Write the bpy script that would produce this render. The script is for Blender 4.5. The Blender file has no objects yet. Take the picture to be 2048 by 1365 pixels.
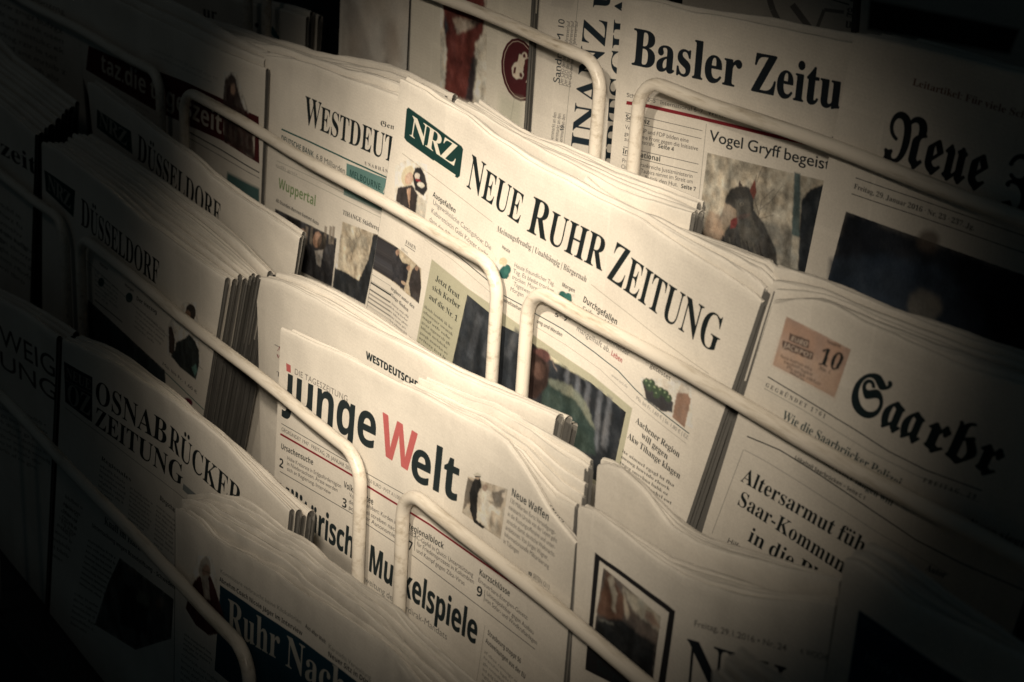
import bpy, math, random
import numpy as np
from mathutils import Matrix, Vector

# ------------------------------------------------------------------ camera, world, light
SC = bpy.context.scene
S = 0.49                                   # metres per rack unit (one wire-loop period)
F = 3445.65                                # focal length in pixels of the 2048 px wide photograph
CX, CY = 1024.0, 682.5
AX = np.array([0.57005915, 0.34513758, -0.74559548])      # rack axis, camera coordinates (right, down, forward)
AV = np.array([0.05970781, -0.92249129, -0.38137226])     # up along the wire loops
AN = np.array([-0.81943123, 0.17288687, -0.54648201])     # out of the rack towards the viewer
TH = math.radians(16)                      # the loops lean back by this much
CAMZ = 1.42
def W(x, v, n):                            # rack coordinates (origin at the lens) -> world
    s, c = math.sin(TH), math.cos(TH)
    return Vector((x * S, (v * s - n * c) * S, (v * c + n * s) * S + CAMZ))
def Wd(x, v, n):
    return W(x, v, n) - W(0, 0, 0)

cam_data = bpy.data.cameras.new('camera')
cam = bpy.data.objects.new('camera', cam_data)
SC.collection.objects.link(cam)
cam_data.sensor_width = 36.0
cam_data.lens = F / 2048.0 * 36.0
cam_data.clip_start = 0.02
cam_data.clip_end = 50
right = Wd(AX[0], AV[0], AN[0]).normalized()
down = Wd(AX[1], AV[1], AN[1]).normalized()
fwd = Wd(AX[2], AV[2], AN[2]).normalized()
R = Matrix((right, -down, -fwd)).transposed().to_4x4()
R.translation = W(0, 0, 0)
cam.matrix_world = R
cam_data.dof.use_dof = True
cam_data.dof.focus_distance = 1.10
cam_data.dof.aperture_fstop = 14.0
SC.camera = cam
SC.view_settings.view_transform = 'Standard'
SC.view_settings.look = 'None'
SC.view_settings.exposure = 0.27
SC.view_settings.gamma = 1.0

world = bpy.data.worlds.new("World")
SC.world = world
world.use_nodes = True
bg = world.node_tree.nodes['Background']
bg.inputs[0].default_value = (0.50, 0.72, 0.78, 1)
bg.inputs[1].default_value = 0.0095

def unproj(p, n0, lean=0.0, v0=0.0):
    """photo pixel -> (x, v, n) on the plane n = n0 - lean * (v - v0)"""
    d = np.array([p[0] - CX, p[1] - CY, F])
    dx, dv, dn = d @ AX, d @ AV, d @ AN
    t = (n0 + lean * v0) / (dn + lean * dv)
    return np.array([dx * t, dv * t, dn * t])
def proj(x, v, n):
    q = x * AX + v * AV + n * AN
    return np.array([q[0] / q[2] * F + CX, q[1] / q[2] * F + CY])

def spot(name, pos, aim, power, size_deg, blend, radius, color):
    l = bpy.data.lights.new(name, 'SPOT')
    l.energy = power; l.spot_size = math.radians(size_deg); l.spot_blend = blend
    l.shadow_soft_size = radius; l.color = color
    o = bpy.data.objects.new(name, l)
    SC.collection.objects.link(o)
    p, a = W(*pos), W(*aim)
    o.location = p
    o.rotation_euler = (a - p).to_track_quat('-Z', 'Y').to_euler()
    return o
WARM = (1.0, 0.855, 0.67)
spot('left_fill_spot', (-2.7, 1.1, .55), tuple(unproj((150, 330), -1.2)), 0.42, 62, 1.0, 0.08, (1.0, .92, .80))  # added weak fill that lifts the dark left side; no such lamp seen
spot('ceiling_spot', (-1.04, .52, .382), tuple(unproj((690, 215), -1.2)), 13.5, math.degrees(.31), 1.0, 0.035, WARM)
spot('display_spot', (-.90, .66, .247), tuple(unproj((960, 632), -1.2)), 58.0, math.degrees(.405), 1.0, 0.035, WARM)
spot('lens_fill_spot', (.02, .30, .12), tuple(unproj((1038, 672), -1.2)), 48.0, math.degrees(.44), 1.0, 0.05, WARM)  # added fill close to the lens, not a lamp of the shop

# ------------------------------------------------------------------ glyph masks: plain sans from the built-in font,
# the serif, bold and blackletter outlines below (thousandths of an em)
GLYPHS = {
'serif 0':(559,[[280,-10,237,-7,198,2,164,16,135,36,110,61,89,91,71,126,58,165,47,208,35,305,35,413,47,509,58,552,71,591,89,625,110,654,135,679,164,699,199,713,237,721,281,724,322,721,360,713,393,699,422,679,446,654,468,625,486,590,500,552,511,508,519,462,525,358,519,254,511,208,500,165,486,126,468,91,446,61,421,36,392,16,359,1,321,-7],[280,55,306,60,326,75,342,100,353,135,366,231,369,290,370,358,369,426,366,485,353,580,342,615,327,639,306,654,281,659,255,654,235,639,218,615,207,580,199,537,190,426,189,358,190,290,193,231,199,179,207,135,218,100,234,75,255,60]]),
'bold 1':(572,[[262,0,262,413,264,481,266,555,214,506,132,440,59,531,289,714,413,714,413,0]]),
'serif 1':(559,[[97,0,97,53,191,54,210,61,217,67,226,87,229,118,229,619,193,577,161,544,145,531,130,522,115,517,100,515,88,516,68,526,59,535,46,558,42,589,110,613,150,634,196,666,266,718,378,718,378,118,381,91,388,70,394,63,403,57,429,53,510,53,510,0]]),
'bold 2':(572,[[40,0,40,105,219,286,268,337,307,379,335,414,354,447,361,463,368,496,368,533,363,551,356,565,346,577,333,586,318,593,301,597,262,597,222,587,182,569,141,542,120,525,38,622,70,648,104,672,141,693,184,710,207,716,262,723,293,724,358,718,387,710,414,699,437,685,458,669,492,630,504,607,512,583,517,558,519,531,518,502,506,448,496,424,467,375,428,327,378,276,320,220,228,134,228,127,539,127,539,0]]),
'serif 2':(559,[[35,0,35,103,183,254,238,313,278,365,306,412,324,457,334,503,337,553,336,580,332,602,325,621,316,637,305,648,291,656,276,661,259,663,235,660,216,652,200,639,188,620,179,595,172,565,168,530,167,490,140,491,115,496,94,503,75,513,59,526,48,543,41,564,39,589,45,624,64,656,77,671,94,684,137,706,163,714,224,723,259,724,312,721,358,713,397,699,430,680,455,655,473,627,484,594,488,558,485,524,476,490,459,456,434,418,400,376,355,328,299,271,230,205,130,110,363,110,378,111,404,120,416,128,435,150,446,179,454,210,513,210,508,0]]),
'bold 3':(572,[[244,-10,188,-8,134,0,85,12,38,29,38,157,85,137,135,122,183,113,228,110,265,112,297,117,322,126,342,138,356,153,366,172,372,193,374,217,370,245,366,257,359,268,350,277,324,293,307,299,262,306,202,309,148,309,148,425,234,426,284,432,319,444,333,452,343,461,356,483,362,507,362,539,350,569,340,581,326,590,308,597,287,601,236,601,213,598,173,585,109,550,39,654,85,682,138,704,167,713,234,723,272,724,324,721,371,713,411,699,447,680,475,655,495,626,507,592,511,554,508,519,500,488,486,460,467,436,443,416,417,399,388,386,357,376,357,373,397,366,433,355,463,340,488,321,507,298,521,272,529,242,532,208,530,178,524,149,515,122,502,97,484,73,463,52,437,34,408,19,373,6,335,-3,292,-8]]),
'serif 3':(559,[[207,-9,175,-6,121,7,98,16,63,38,41,65,29,95,28,110,34,144,42,157,67,177,97,187,113,188,115,158,122,132,132,110,147,92,165,78,186,68,210,62,236,60,268,63,297,73,322,91,333,103,342,118,355,156,359,207,356,234,349,259,337,281,319,301,297,317,270,329,239,336,142,338,142,400,208,400,238,403,264,410,286,423,304,441,318,462,327,487,333,516,335,547,334,573,330,595,323,615,314,632,302,646,288,655,271,661,252,663,235,662,220,657,208,650,198,641,182,615,173,583,168,546,166,508,137,509,111,513,89,520,70,530,55,542,44,557,38,576,36,597,40,623,50,646,68,668,92,687,123,703,161,715,206,722,257,724,308,721,353,713,392,700,426,682,453,658,473,630,484,598,488,561,485,529,477,499,463,473,444,449,421,427,395,409,366,393,335,381,375,371,416,355,436,344,454,331,485,300,497,280,506,258,511,234,513,206,512,177,500,125,491,104,464,66,430,37,389,15,343,1,294,-7,269,-9]]),
'bold 4':(572,[[322,0,322,148,17,148,17,253,330,714,469,714,469,265,555,265,555,148,469,148,469,0],[150,265,322,265,322,386,326,504,328,541,324,541,305,502,281,463]]),
'bold 5':(572,[[241,-10,187,-8,136,0,89,12,49,29,49,159,90,141,138,127,189,116,236,113,268,115,295,120,319,128,339,141,354,156,365,176,372,199,374,226,365,273,338,307,294,327,217,334,159,326,123,318,63,350,90,714,477,714,477,586,222,586,209,446,246,453,300,456,361,450,390,442,416,431,440,417,462,400,480,381,497,358,509,333,519,304,524,273,526,239,522,184,508,135,486,93,454,57,414,27,365,7,307,-6]]),
'bold 6':(572,[[296,-10,260,-8,227,-2,194,9,164,24,136,43,111,66,89,94,70,127,55,164,44,205,37,252,35,303,37,364,44,425,56,483,76,539,88,565,102,589,119,612,139,634,160,653,185,671,212,686,242,699,274,709,350,721,428,721,489,715,489,594,448,602,403,604,361,602,324,597,292,588,266,576,243,561,224,542,209,521,197,498,181,443,174,381,180,381,191,398,204,413,238,440,258,451,306,463,335,464,380,460,419,449,454,431,484,405,508,372,525,334,536,289,539,238,535,183,523,134,502,92,474,56,438,27,396,6,349,-6],[293,111,314,113,333,119,350,128,365,142,377,159,386,180,391,206,393,236,387,282,380,302,369,318,355,331,339,341,319,346,296,348,265,344,238,334,216,317,199,296,189,273,185,249,188,216,197,185,212,156,222,143,246,123,261,116,276,112]]),
'serif 6':(559,[[293,-10,257,-8,224,-1,192,11,163,27,137,47,113,73,93,103,76,139,62,179,53,224,47,275,45,330,49,410,62,485,84,552,115,610,134,635,155,657,178,677,204,694,232,707,263,716,295,722,330,724,388,720,434,709,467,691,490,668,503,642,507,614,505,599,500,585,492,572,480,560,464,549,443,542,418,537,387,536,386,566,382,596,374,623,362,646,345,660,334,664,321,665,293,661,268,648,246,626,227,597,211,559,199,513,191,461,186,401,209,414,240,427,277,435,324,438,367,435,406,424,440,407,470,384,493,354,510,318,521,277,524,231,520,180,509,134,491,93,466,57,433,28,393,7,347,-6],[296,56,314,58,330,66,344,78,357,96,366,118,373,147,378,181,379,221,373,291,365,318,355,340,341,356,325,368,307,375,287,377,259,373,230,362,203,346,186,329,188,262,195,205,205,158,219,121,235,92,254,72,274,60]]),
'bold 7':(572,[[111,0,379,587,27,587,27,714,539,714,539,619,269,0]]),
'serif 7':(559,[[165,0,431,605,168,605,145,602,127,592,116,576,110,554,104,504,44,504,49,714,526,714,526,665,250,0]]),
'bold 8':(572,[[286,-10,229,-7,180,3,137,19,101,41,72,69,51,102,39,139,35,181,38,216,45,248,58,276,75,300,119,341,172,373,128,406,108,425,76,468,65,493,59,521,57,552,59,579,65,604,75,627,89,647,106,665,126,680,149,693,174,704,228,718,256,722,316,722,373,712,400,704,424,693,446,680,466,665,483,647,496,627,506,604,512,579,514,551,512,520,505,493,493,468,478,446,458,426,412,391,386,377,459,331,490,302,515,269,531,230,535,208,536,185,534,156,528,130,518,105,505,82,487,61,467,43,443,27,417,14,356,-4],[286,440,303,448,333,468,357,491,366,505,372,540,366,571,358,584,348,594,320,608,303,612,267,612,237,602,224,594,213,584,205,571,199,540,201,522,206,507,214,492,225,480,253,459],[284,101,333,107,352,115,368,125,380,138,389,153,394,170,396,189,392,214,380,237,362,256,341,274,279,311,257,300,220,274,204,260,191,245,182,228,177,210,175,190,177,171,182,155,190,139,203,126,218,115,237,107]]),
'bold 9':(572,[[143,-9,82,-3,82,118,124,111,168,108,210,110,247,115,279,124,306,137,328,152,347,170,362,191,374,215,390,269,397,331,391,331,380,314,352,285,336,272,316,262,293,254,233,248,190,252,151,263,117,281,87,307,63,340,46,378,35,423,32,474,36,529,48,578,69,620,98,656,133,685,175,706,222,718,275,722,311,720,345,714,377,703,407,689,435,670,460,646,482,618,501,586,516,548,527,507,534,460,536,409,534,348,527,288,515,229,496,174,469,123,452,100,433,79,411,59,387,42,359,26,297,3,221,-9],[275,364,307,368,321,372,345,387,364,406,383,439,386,463,383,496,374,528,359,557,338,581,311,596,295,600,278,601,257,599,238,594,221,584,206,571,194,554,185,532,180,506,178,476,184,430,192,410,202,394,216,381,232,372,252,366]]),
'serif 9':(559,[[227,-10,173,-6,151,-1,114,15,100,25,79,49,67,76,63,103,66,123,75,140,90,153,112,160,120,138,141,100,154,84,169,70,188,61,208,55,232,53,290,71,332,126,360,216,373,343,348,316,316,295,298,286,255,276,231,275,190,278,153,288,119,305,90,328,66,358,49,393,38,435,35,482,37,517,42,550,50,580,62,609,78,634,96,657,117,677,142,694,168,707,198,716,230,722,264,724,299,722,333,715,364,704,393,689,420,669,443,644,464,615,482,580,496,540,506,495,512,444,514,388,510,308,498,234,489,198,464,135,448,107,429,81,408,58,385,38,359,21,330,7,298,-2,264,-8],[274,347,291,348,321,357,346,375,365,400,373,414,371,474,365,524,356,566,344,600,329,625,312,643,292,653,270,657,250,654,232,646,216,633,204,615,193,591,186,562,181,527,180,488,186,426,204,382,233,356]]),
'bold A':(690,[[0,0,252,717,437,717,690,0,527,0,475,170,215,170,163,0],[253,297,439,297,386,463,358,559,345,606,316,501,304,463]]),
'serif A':(650,[[-13,0,-13,27,1,28,25,37,45,56,64,89,73,111,307,694,334,693,572,129,594,83,612,51,621,41,632,33,660,27,660,0,341,0,341,27,376,30,402,37,417,50,422,68,418,88,376,197,154,197,113,93,111,75,116,52,129,38,152,30,190,27,190,0],[169,239,360,239,263,475]]),
'bold B':(672,[[90,0,90,714,312,714,379,712,437,704,487,692,528,674,560,650,583,619,596,580,601,533,599,504,594,477,585,452,573,430,557,411,538,396,516,386,491,379,491,374,525,364,556,349,570,339,593,313,602,297,615,257,619,207,615,161,602,120,580,85,549,55,511,31,466,14,415,3,357,0],[241,431,359,432,385,436,405,443,421,452,432,464,440,478,446,513,444,532,438,548,429,562,416,572,399,580,377,586,321,590,241,590],[241,125,340,125,371,127,398,132,419,140,435,152,447,166,455,182,460,201,462,222,460,241,455,258,447,273,435,287,418,297,396,305,335,311,241,311]]),
'serif B':(659,[[24,0,24,26,47,28,82,39,93,48,101,60,107,76,111,122,111,549,107,602,98,624,92,633,76,645,53,651,23,653,23,678,328,678,443,668,525,639,574,590,590,522,580,466,549,422,498,389,427,368,513,343,574,307,611,257,623,196,619,152,605,113,583,80,553,52,514,29,468,13,414,3,354,0],[271,375,317,377,348,383,373,392,392,406,406,424,416,448,422,478,424,514,423,546,418,573,411,596,401,614,387,628,370,638,348,644,322,646,294,643,280,633,273,613,271,582],[330,36,360,38,385,45,406,57,422,73,433,94,441,121,446,153,448,191,446,230,439,262,428,288,413,309,392,324,365,335,333,342,271,344,271,97,274,68,278,58,291,44,301,39]]),
'bold C':(637,[[379,-10,326,-7,279,1,236,16,198,36,164,61,135,90,111,125,92,164,77,206,67,253,60,303,58,356,60,408,68,458,80,504,97,547,119,586,145,621,175,651,211,677,250,698,293,712,341,721,393,724,446,721,500,711,552,695,602,674,553,551,513,569,473,584,432,595,393,598,352,594,316,582,286,561,260,533,240,498,226,456,217,409,214,355,217,301,225,254,238,213,257,179,281,151,312,132,349,120,393,116,437,119,481,126,526,138,575,154,575,27,528,11,482,-1,433,-8]]),
'serif C':(697,[[382,-16,333,-13,288,-5,245,10,205,30,168,54,135,84,107,117,83,156,64,197,50,242,42,289,39,340,42,390,50,437,64,481,84,523,108,560,137,594,169,623,207,648,247,667,291,682,337,690,386,693,422,691,502,672,570,648,594,651,607,659,617,673,624,693,650,693,650,459,625,459,606,503,584,542,559,577,531,606,499,630,466,647,432,657,395,660,316,640,259,579,225,478,214,337,227,205,264,111,326,54,414,35,444,37,474,43,503,53,533,67,562,84,589,105,614,130,638,158,666,132,610,67,544,21,468,-7]]),
'bold D':(740,[[90,0,90,714,314,714,368,712,419,704,465,692,509,674,547,652,582,625,611,593,637,557,656,515,671,470,679,419,682,364,676,279,656,205,624,143,580,92,523,51,456,23,379,6,292,0],[241,125,306,125,402,140,470,184,511,257,525,360,522,416,512,463,496,503,473,535,444,559,409,576,369,587,322,590,241,590]]),
'serif D':(738,[[30,0,30,26,52,28,83,37,94,44,101,54,106,69,110,111,110,557,109,584,105,606,99,623,91,635,79,643,45,652,22,653,22,678,330,678,415,673,488,656,551,629,604,590,644,541,674,483,691,416,697,339,675,191,608,85,496,21,340,0],[331,36,377,41,416,55,449,78,476,112,496,154,510,207,519,269,522,341,510,474,475,569,415,626,332,645,301,641,290,637,282,631,274,609,271,573,271,107,274,72,277,59,282,51,290,44,314,37]]),
'bold E':(560,[[90,0,90,714,501,714,501,590,241,590,241,433,483,433,483,309,241,309,241,125,501,125,501,0]]),
'serif E':(658,[[21,0,21,25,45,26,66,30,81,36,93,44,101,56,107,72,111,92,112,116,112,549,111,579,107,603,101,621,93,634,81,642,66,648,47,652,24,653,24,678,594,678,594,476,571,476,562,519,549,555,530,583,507,605,477,621,440,632,396,639,330,641,306,639,290,635,280,627,275,613,272,578,272,366,319,368,346,375,368,385,386,401,400,421,412,446,422,477,429,514,453,514,453,176,428,176,420,230,407,270,386,299,359,318,322,328,272,331,272,100,275,69,286,52,295,47,323,42,378,42,440,50,491,67,513,79,534,94,569,132,585,156,612,213,640,213,599,0]]),
'serif F':(602,[[23,0,23,26,47,29,67,34,82,41,93,50,101,62,107,79,111,125,111,558,110,583,106,603,100,619,92,630,80,638,64,645,45,650,21,653,21,678,586,678,586,476,562,476,549,532,540,554,529,574,516,591,501,605,482,617,462,626,437,633,378,641,306,641,290,638,280,632,274,621,271,593,271,368,314,370,341,377,363,387,381,403,396,423,408,448,417,479,423,516,450,516,450,176,424,176,418,217,409,251,397,278,382,299,364,314,341,324,313,331,271,333,271,120,273,88,280,64,285,54,292,46,312,35,325,31,382,26,382,0]]),
'bold G':(724,[[390,-10,315,-4,249,13,192,43,144,84,106,136,80,200,63,273,58,358,61,412,69,463,82,509,102,552,126,591,155,625,189,654,228,679,272,699,320,713,373,721,431,724,488,721,543,712,595,698,643,680,593,559,558,575,518,587,475,595,430,598,398,596,368,590,341,581,316,568,293,551,273,532,255,509,241,484,229,455,221,424,216,391,214,355,215,321,225,259,233,231,244,205,258,183,274,163,293,147,315,133,340,124,369,118,415,116,496,126,496,275,361,275,361,401,644,401,644,31,587,14,528,1,463,-7]]),
'frak G':(804,[[439,-23,381,-20,328,-10,278,6,232,29,190,57,153,90,121,128,95,171,73,218,58,269,49,323,46,381,48,432,55,480,67,526,83,569,102,608,126,643,153,672,183,697,215,717,249,731,285,739,323,742,359,739,399,728,432,763,464,739,440,710,462,698,484,681,463,647,445,661,420,674,411,653,408,637,410,624,428,586,458,534,476,497,478,486,475,470,455,427,441,407,461,422,481,431,546,454,582,473,616,506,622,525,616,541,596,562,516,636,510,653,517,671,536,695,596,758,626,733,614,715,610,705,613,698,636,672,669,641,700,619,709,616,718,619,731,628,758,600,723,568,654,482,637,466,620,454,676,413,717,364,741,308,749,245,747,206,739,169,727,135,710,104,688,76,663,51,633,29,601,11,564,-4,525,-15,484,-21],[301,351,322,359,341,375,351,394,351,420,341,449,290,535,280,567,280,575,284,587,315,632,366,692,351,696,331,697,312,695,294,688,277,676,261,661,246,641,232,617,211,561,203,528,194,455,193,394,212,375,223,367,250,356,276,351],[444,21,480,24,513,33,541,49,565,70,584,97,598,127,606,163,609,202,608,226,599,270,591,290,569,325,541,352,508,368,489,373,470,374,450,372,430,366,408,355,362,325,319,308,299,306,273,308,248,314,224,323,200,336,218,262,241,198,267,144,297,100,330,65,366,41,404,26]]),
'serif G':(756,[[399,-15,347,-12,298,-4,252,10,211,29,173,53,139,82,110,115,86,153,66,195,52,240,44,289,41,341,44,391,52,439,66,483,86,524,110,561,138,595,171,623,208,648,248,668,290,682,335,690,383,693,423,691,464,684,506,672,571,649,585,650,599,655,609,666,624,693,651,693,651,458,625,458,614,488,586,540,569,564,532,604,490,635,468,646,445,654,398,660,319,640,262,580,228,479,217,339,220,265,230,201,246,146,268,101,296,65,329,39,367,24,410,19,436,20,458,24,476,31,489,41,498,53,505,68,509,85,510,190,509,212,505,229,499,243,490,254,478,261,438,270,410,271,410,295,745,295,745,271,723,270,690,261,680,254,673,244,668,230,664,191,664,43,598,18,532,-1,466,-11]]),
'bold H':(765,[[90,0,90,714,241,714,241,434,524,434,524,714,675,714,675,0,524,0,524,308,241,308,241,0]]),
'frak H':(765,[[256,-207,237,-204,219,-198,187,-180,162,-156,144,-127,135,-93,134,-75,136,-51,141,-28,150,-7,163,13,179,30,200,46,226,59,287,80,310,90,327,101,337,113,365,101,360,88,366,74,388,54,445,9,469,16,490,30,510,49,527,75,540,105,550,141,556,182,558,228,555,273,545,316,529,355,509,389,485,418,460,440,433,453,420,457,407,458,391,456,374,451,355,442,335,429,383,335,395,303,400,276,400,252,390,228,372,204,347,181,317,161,284,144,250,132,216,126,199,125,158,128,121,137,85,151,48,176,29,180,7,169,-17,200,108,288,116,260,131,233,149,207,171,187,192,174,203,170,223,170,239,177,247,184,257,199,260,215,256,238,244,268,223,304,165,389,145,424,132,452,128,474,132,496,145,521,165,550,233,629,281,680,319,717,348,739,368,746,389,742,464,715,489,710,497,712,517,727,529,740,560,716,474,622,451,603,428,596,336,629,311,634,302,633,283,622,274,613,260,590,256,578,256,554,265,531,311,464,329,477,382,502,450,527,475,539,491,551,498,563,528,563,535,550,594,515,624,491,649,463,671,432,687,397,699,360,707,319,709,275,705,225,693,177,673,130,647,87,615,48,578,16,536,-9,492,-24,378,-52,343,-64,334,-70,310,-51,314,-36,309,-18,303,-11,285,-1,265,4,239,4,224,0,211,-7,199,-17,189,-29,178,-58,177,-75,179,-93,184,-110,193,-125,206,-139,221,-150,238,-159,276,-165,307,-161,334,-149,355,-128,371,-99,409,-118,401,-139,389,-157,375,-173,358,-186,319,-202,298,-207]]),
'serif H':(779,[[23,0,23,26,67,32,82,39,93,47,101,59,107,75,111,120,111,564,110,586,101,620,93,631,81,640,47,651,24,653,24,678,360,678,360,653,328,649,295,639,282,626,275,608,271,581,271,564,271,373,509,373,509,564,507,595,502,618,493,633,486,639,466,646,420,653,420,678,755,678,755,653,712,646,686,632,679,621,673,606,669,564,669,120,673,77,679,61,687,49,697,40,712,33,732,28,755,26,755,0,420,0,420,26,444,28,463,32,479,38,490,46,498,57,504,73,508,94,509,120,509,329,271,329,271,120,275,75,281,59,289,47,300,39,316,32,360,26,360,0]]),
'bold I':(389,[[32,0,32,86,119,126,119,588,32,628,32,714,357,714,357,628,270,588,270,126,357,86,357,0]]),
'serif I':(388,[[20,0,20,26,63,34,79,40,91,48,100,58,107,73,111,90,112,112,112,576,108,614,102,627,94,637,83,643,67,648,20,653,20,678,364,678,364,653,319,648,303,643,292,637,283,627,277,614,273,597,272,576,272,115,274,87,279,66,289,50,307,39,332,31,366,26,366,0]]),
'bold J':(331,[[1,-210,-47,-205,-74,-199,-74,-73,-41,-80,-3,-83,22,-81,45,-73,55,-67,71,-48,78,-35,87,-1,90,45,90,714,241,714,241,46,239,2,234,-37,225,-72,213,-103,197,-129,178,-151,157,-170,133,-185,106,-196,78,-204,48,-208]]),
'serif J':(492,[[162,-97,117,-93,77,-80,59,-71,43,-60,17,-33,7,-18,-4,16,-4,51,0,66,16,91,39,106,52,110,81,110,107,100,118,92,127,82,137,56,137,30,131,9,114,-29,117,-43,125,-52,138,-58,156,-60,173,-59,187,-54,198,-47,207,-37,217,-8,220,32,220,546,216,597,207,619,201,628,182,641,155,648,118,653,118,678,468,678,468,653,436,649,412,642,396,630,387,612,382,584,380,546,380,132,366,32,326,-40,257,-83]]),
'bold K':(664,[[90,0,90,714,241,714,241,387,270,430,301,471,494,714,662,714,413,398,664,0,492,0,305,301,241,255,241,0]]),
'serif K':(760,[[24,0,24,26,68,32,83,39,94,47,102,59,108,75,112,120,112,564,111,586,102,620,94,632,67,647,25,653,25,678,361,678,361,653,329,649,296,639,283,626,276,608,272,581,272,564,272,348,478,556,509,593,516,609,519,623,514,636,498,646,471,651,433,653,433,678,723,678,723,653,710,653,665,646,618,624,567,588,513,537,403,424,690,69,708,50,725,37,746,29,773,26,773,0,418,0,418,26,456,27,479,31,493,40,497,51,491,70,471,98,297,318,272,295,272,120,273,95,282,59,290,47,301,39,317,32,361,26,361,0]]),
'bold L':(565,[[90,0,90,714,241,714,241,125,531,125,531,0]]),
'serif L':(635,[[23,0,23,26,67,32,82,39,93,47,101,59,107,75,111,120,111,564,110,587,101,621,93,633,81,641,66,647,24,653,24,678,372,678,372,653,337,651,310,646,291,636,280,620,273,596,271,564,271,123,272,92,276,70,284,55,290,50,307,44,332,41,383,42,443,51,469,59,492,69,533,99,551,119,567,141,582,167,609,230,636,230,598,0]]),
'bold M':(943,[[90,0,90,714,296,714,465,168,468,168,647,714,853,714,853,0,712,0,712,338,714,416,717,500,719,559,715,559,531,0,392,0,220,560,216,560,220,500,224,415,225,332,225,0]]),
'serif M':(944,[[21,0,21,26,64,32,92,47,107,74,111,94,112,118,112,569,110,598,105,619,95,634,79,644,55,650,22,653,22,678,275,678,472,212,669,678,919,678,919,653,878,645,864,639,853,630,844,619,835,585,834,563,834,127,836,90,841,64,845,54,858,39,876,31,918,26,918,0,589,0,589,26,621,30,644,37,660,48,666,56,673,77,677,106,677,124,677,594,429,0,402,0,157,579,157,119,158,93,162,72,169,55,178,44,191,36,228,27,252,26,252,0]]),
'bold N':(813,[[90,0,90,714,281,714,591,179,594,179,589,278,587,376,587,714,723,714,723,0,531,0,220,540,216,540,223,438,225,336,225,0]]),
'frak N':(875,[[58,-24,35,-4,43,24,46,49,44,63,38,78,13,114,33,141,61,131,93,127,127,134,144,142,156,153,181,134,169,102,165,77,166,64,170,52,176,43,195,28,219,21,233,20,266,24,294,36,319,56,339,84,356,123,368,173,375,236,377,310,374,386,366,452,351,508,331,556,306,592,276,619,242,635,204,640,177,638,153,630,131,618,112,601,96,580,85,558,78,533,76,506,77,489,81,472,97,438,121,406,152,378,170,366,210,347,232,340,218,300,171,316,131,336,98,359,72,386,51,416,37,448,28,481,25,517,27,546,32,574,41,601,54,626,69,649,87,670,108,688,131,704,156,717,183,726,211,731,241,733,296,727,323,719,349,708,374,694,397,677,417,658,436,635,473,679,517,711,568,730,625,736,669,733,708,723,741,706,768,683,789,654,805,618,814,578,817,517,841,517,841,484,809,478,781,470,759,460,743,448,730,432,721,413,716,391,714,364,714,156,716,138,750,107,763,98,776,101,829,140,854,110,719,-24,689,-24,687,-10,681,2,672,13,604,58,591,71,582,86,579,104,579,334,581,370,587,396,598,417,627,447,680,482,678,546,673,574,664,598,652,619,637,634,618,646,597,653,573,655,546,652,521,644,498,632,466,606,458,594,477,542,490,484,498,421,501,352,500,314,490,242,472,174,445,114,429,87,411,62,372,22,350,6,326,-7,302,-17,276,-22,250,-24,221,-22,120,-7,107,-7,83,-11]]),
'serif N':(735,[[600,-16,159,521,159,117,163,73,169,57,177,46,188,38,203,32,223,28,248,26,248,0,27,0,27,26,58,29,81,35,96,45,106,62,111,85,113,117,113,578,73,626,54,645,42,650,27,653,27,678,233,678,582,251,582,562,580,594,575,617,565,632,549,643,525,649,493,653,493,678,714,678,714,653,690,651,671,647,656,641,645,633,632,605,628,561,628,-16]]),
'bold O':(796,[[398,-10,343,-7,292,2,247,16,207,36,171,61,141,91,115,126,95,165,79,208,67,255,60,305,58,359,60,413,67,463,79,509,95,552,115,591,141,625,171,654,207,680,247,699,292,714,343,722,399,725,454,722,505,714,550,699,590,680,625,654,655,625,681,590,702,552,717,508,729,462,736,412,738,358,736,304,729,254,717,208,702,165,681,126,655,91,625,61,590,36,550,16,505,1,454,-7],[398,117,443,121,481,133,513,153,537,182,555,217,569,258,576,305,579,358,576,411,569,459,555,500,537,535,513,563,481,583,444,595,399,599,354,595,316,583,285,563,260,535,241,500,228,459,220,411,217,358,220,305,228,258,241,217,260,182,285,153,316,133,354,121]]),
'serif O':(782,[[388,-16,352,-14,317,-9,283,-1,251,11,220,26,192,43,165,63,118,111,98,138,81,168,67,199,56,232,48,267,43,302,41,339,43,376,48,411,56,446,67,479,81,510,98,539,118,566,141,592,193,635,222,652,254,667,287,679,321,687,357,692,395,694,431,692,466,687,500,679,532,668,563,653,591,636,618,616,642,594,664,569,684,542,716,481,727,448,735,413,740,377,742,339,740,302,735,266,727,232,716,199,684,138,664,111,641,86,616,63,589,43,560,26,529,11,496,-1,461,-9,425,-14],[394,18,469,38,522,98,554,199,565,339,562,413,553,478,538,533,518,579,492,614,461,640,426,655,387,660,312,640,259,580,227,479,216,339,219,265,228,201,243,146,264,100,290,64,321,38,355,23]]),
'bold P':(628,[[90,0,90,714,318,714,382,710,437,699,483,681,520,655,547,622,567,584,579,540,583,491,581,460,576,431,568,402,557,375,542,349,522,325,499,305,471,287,438,273,399,262,355,256,241,254,241,0],[241,378,321,380,348,384,372,392,393,404,409,418,421,437,428,459,430,486,423,532,400,564,363,584,310,590,241,590]]),
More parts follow.
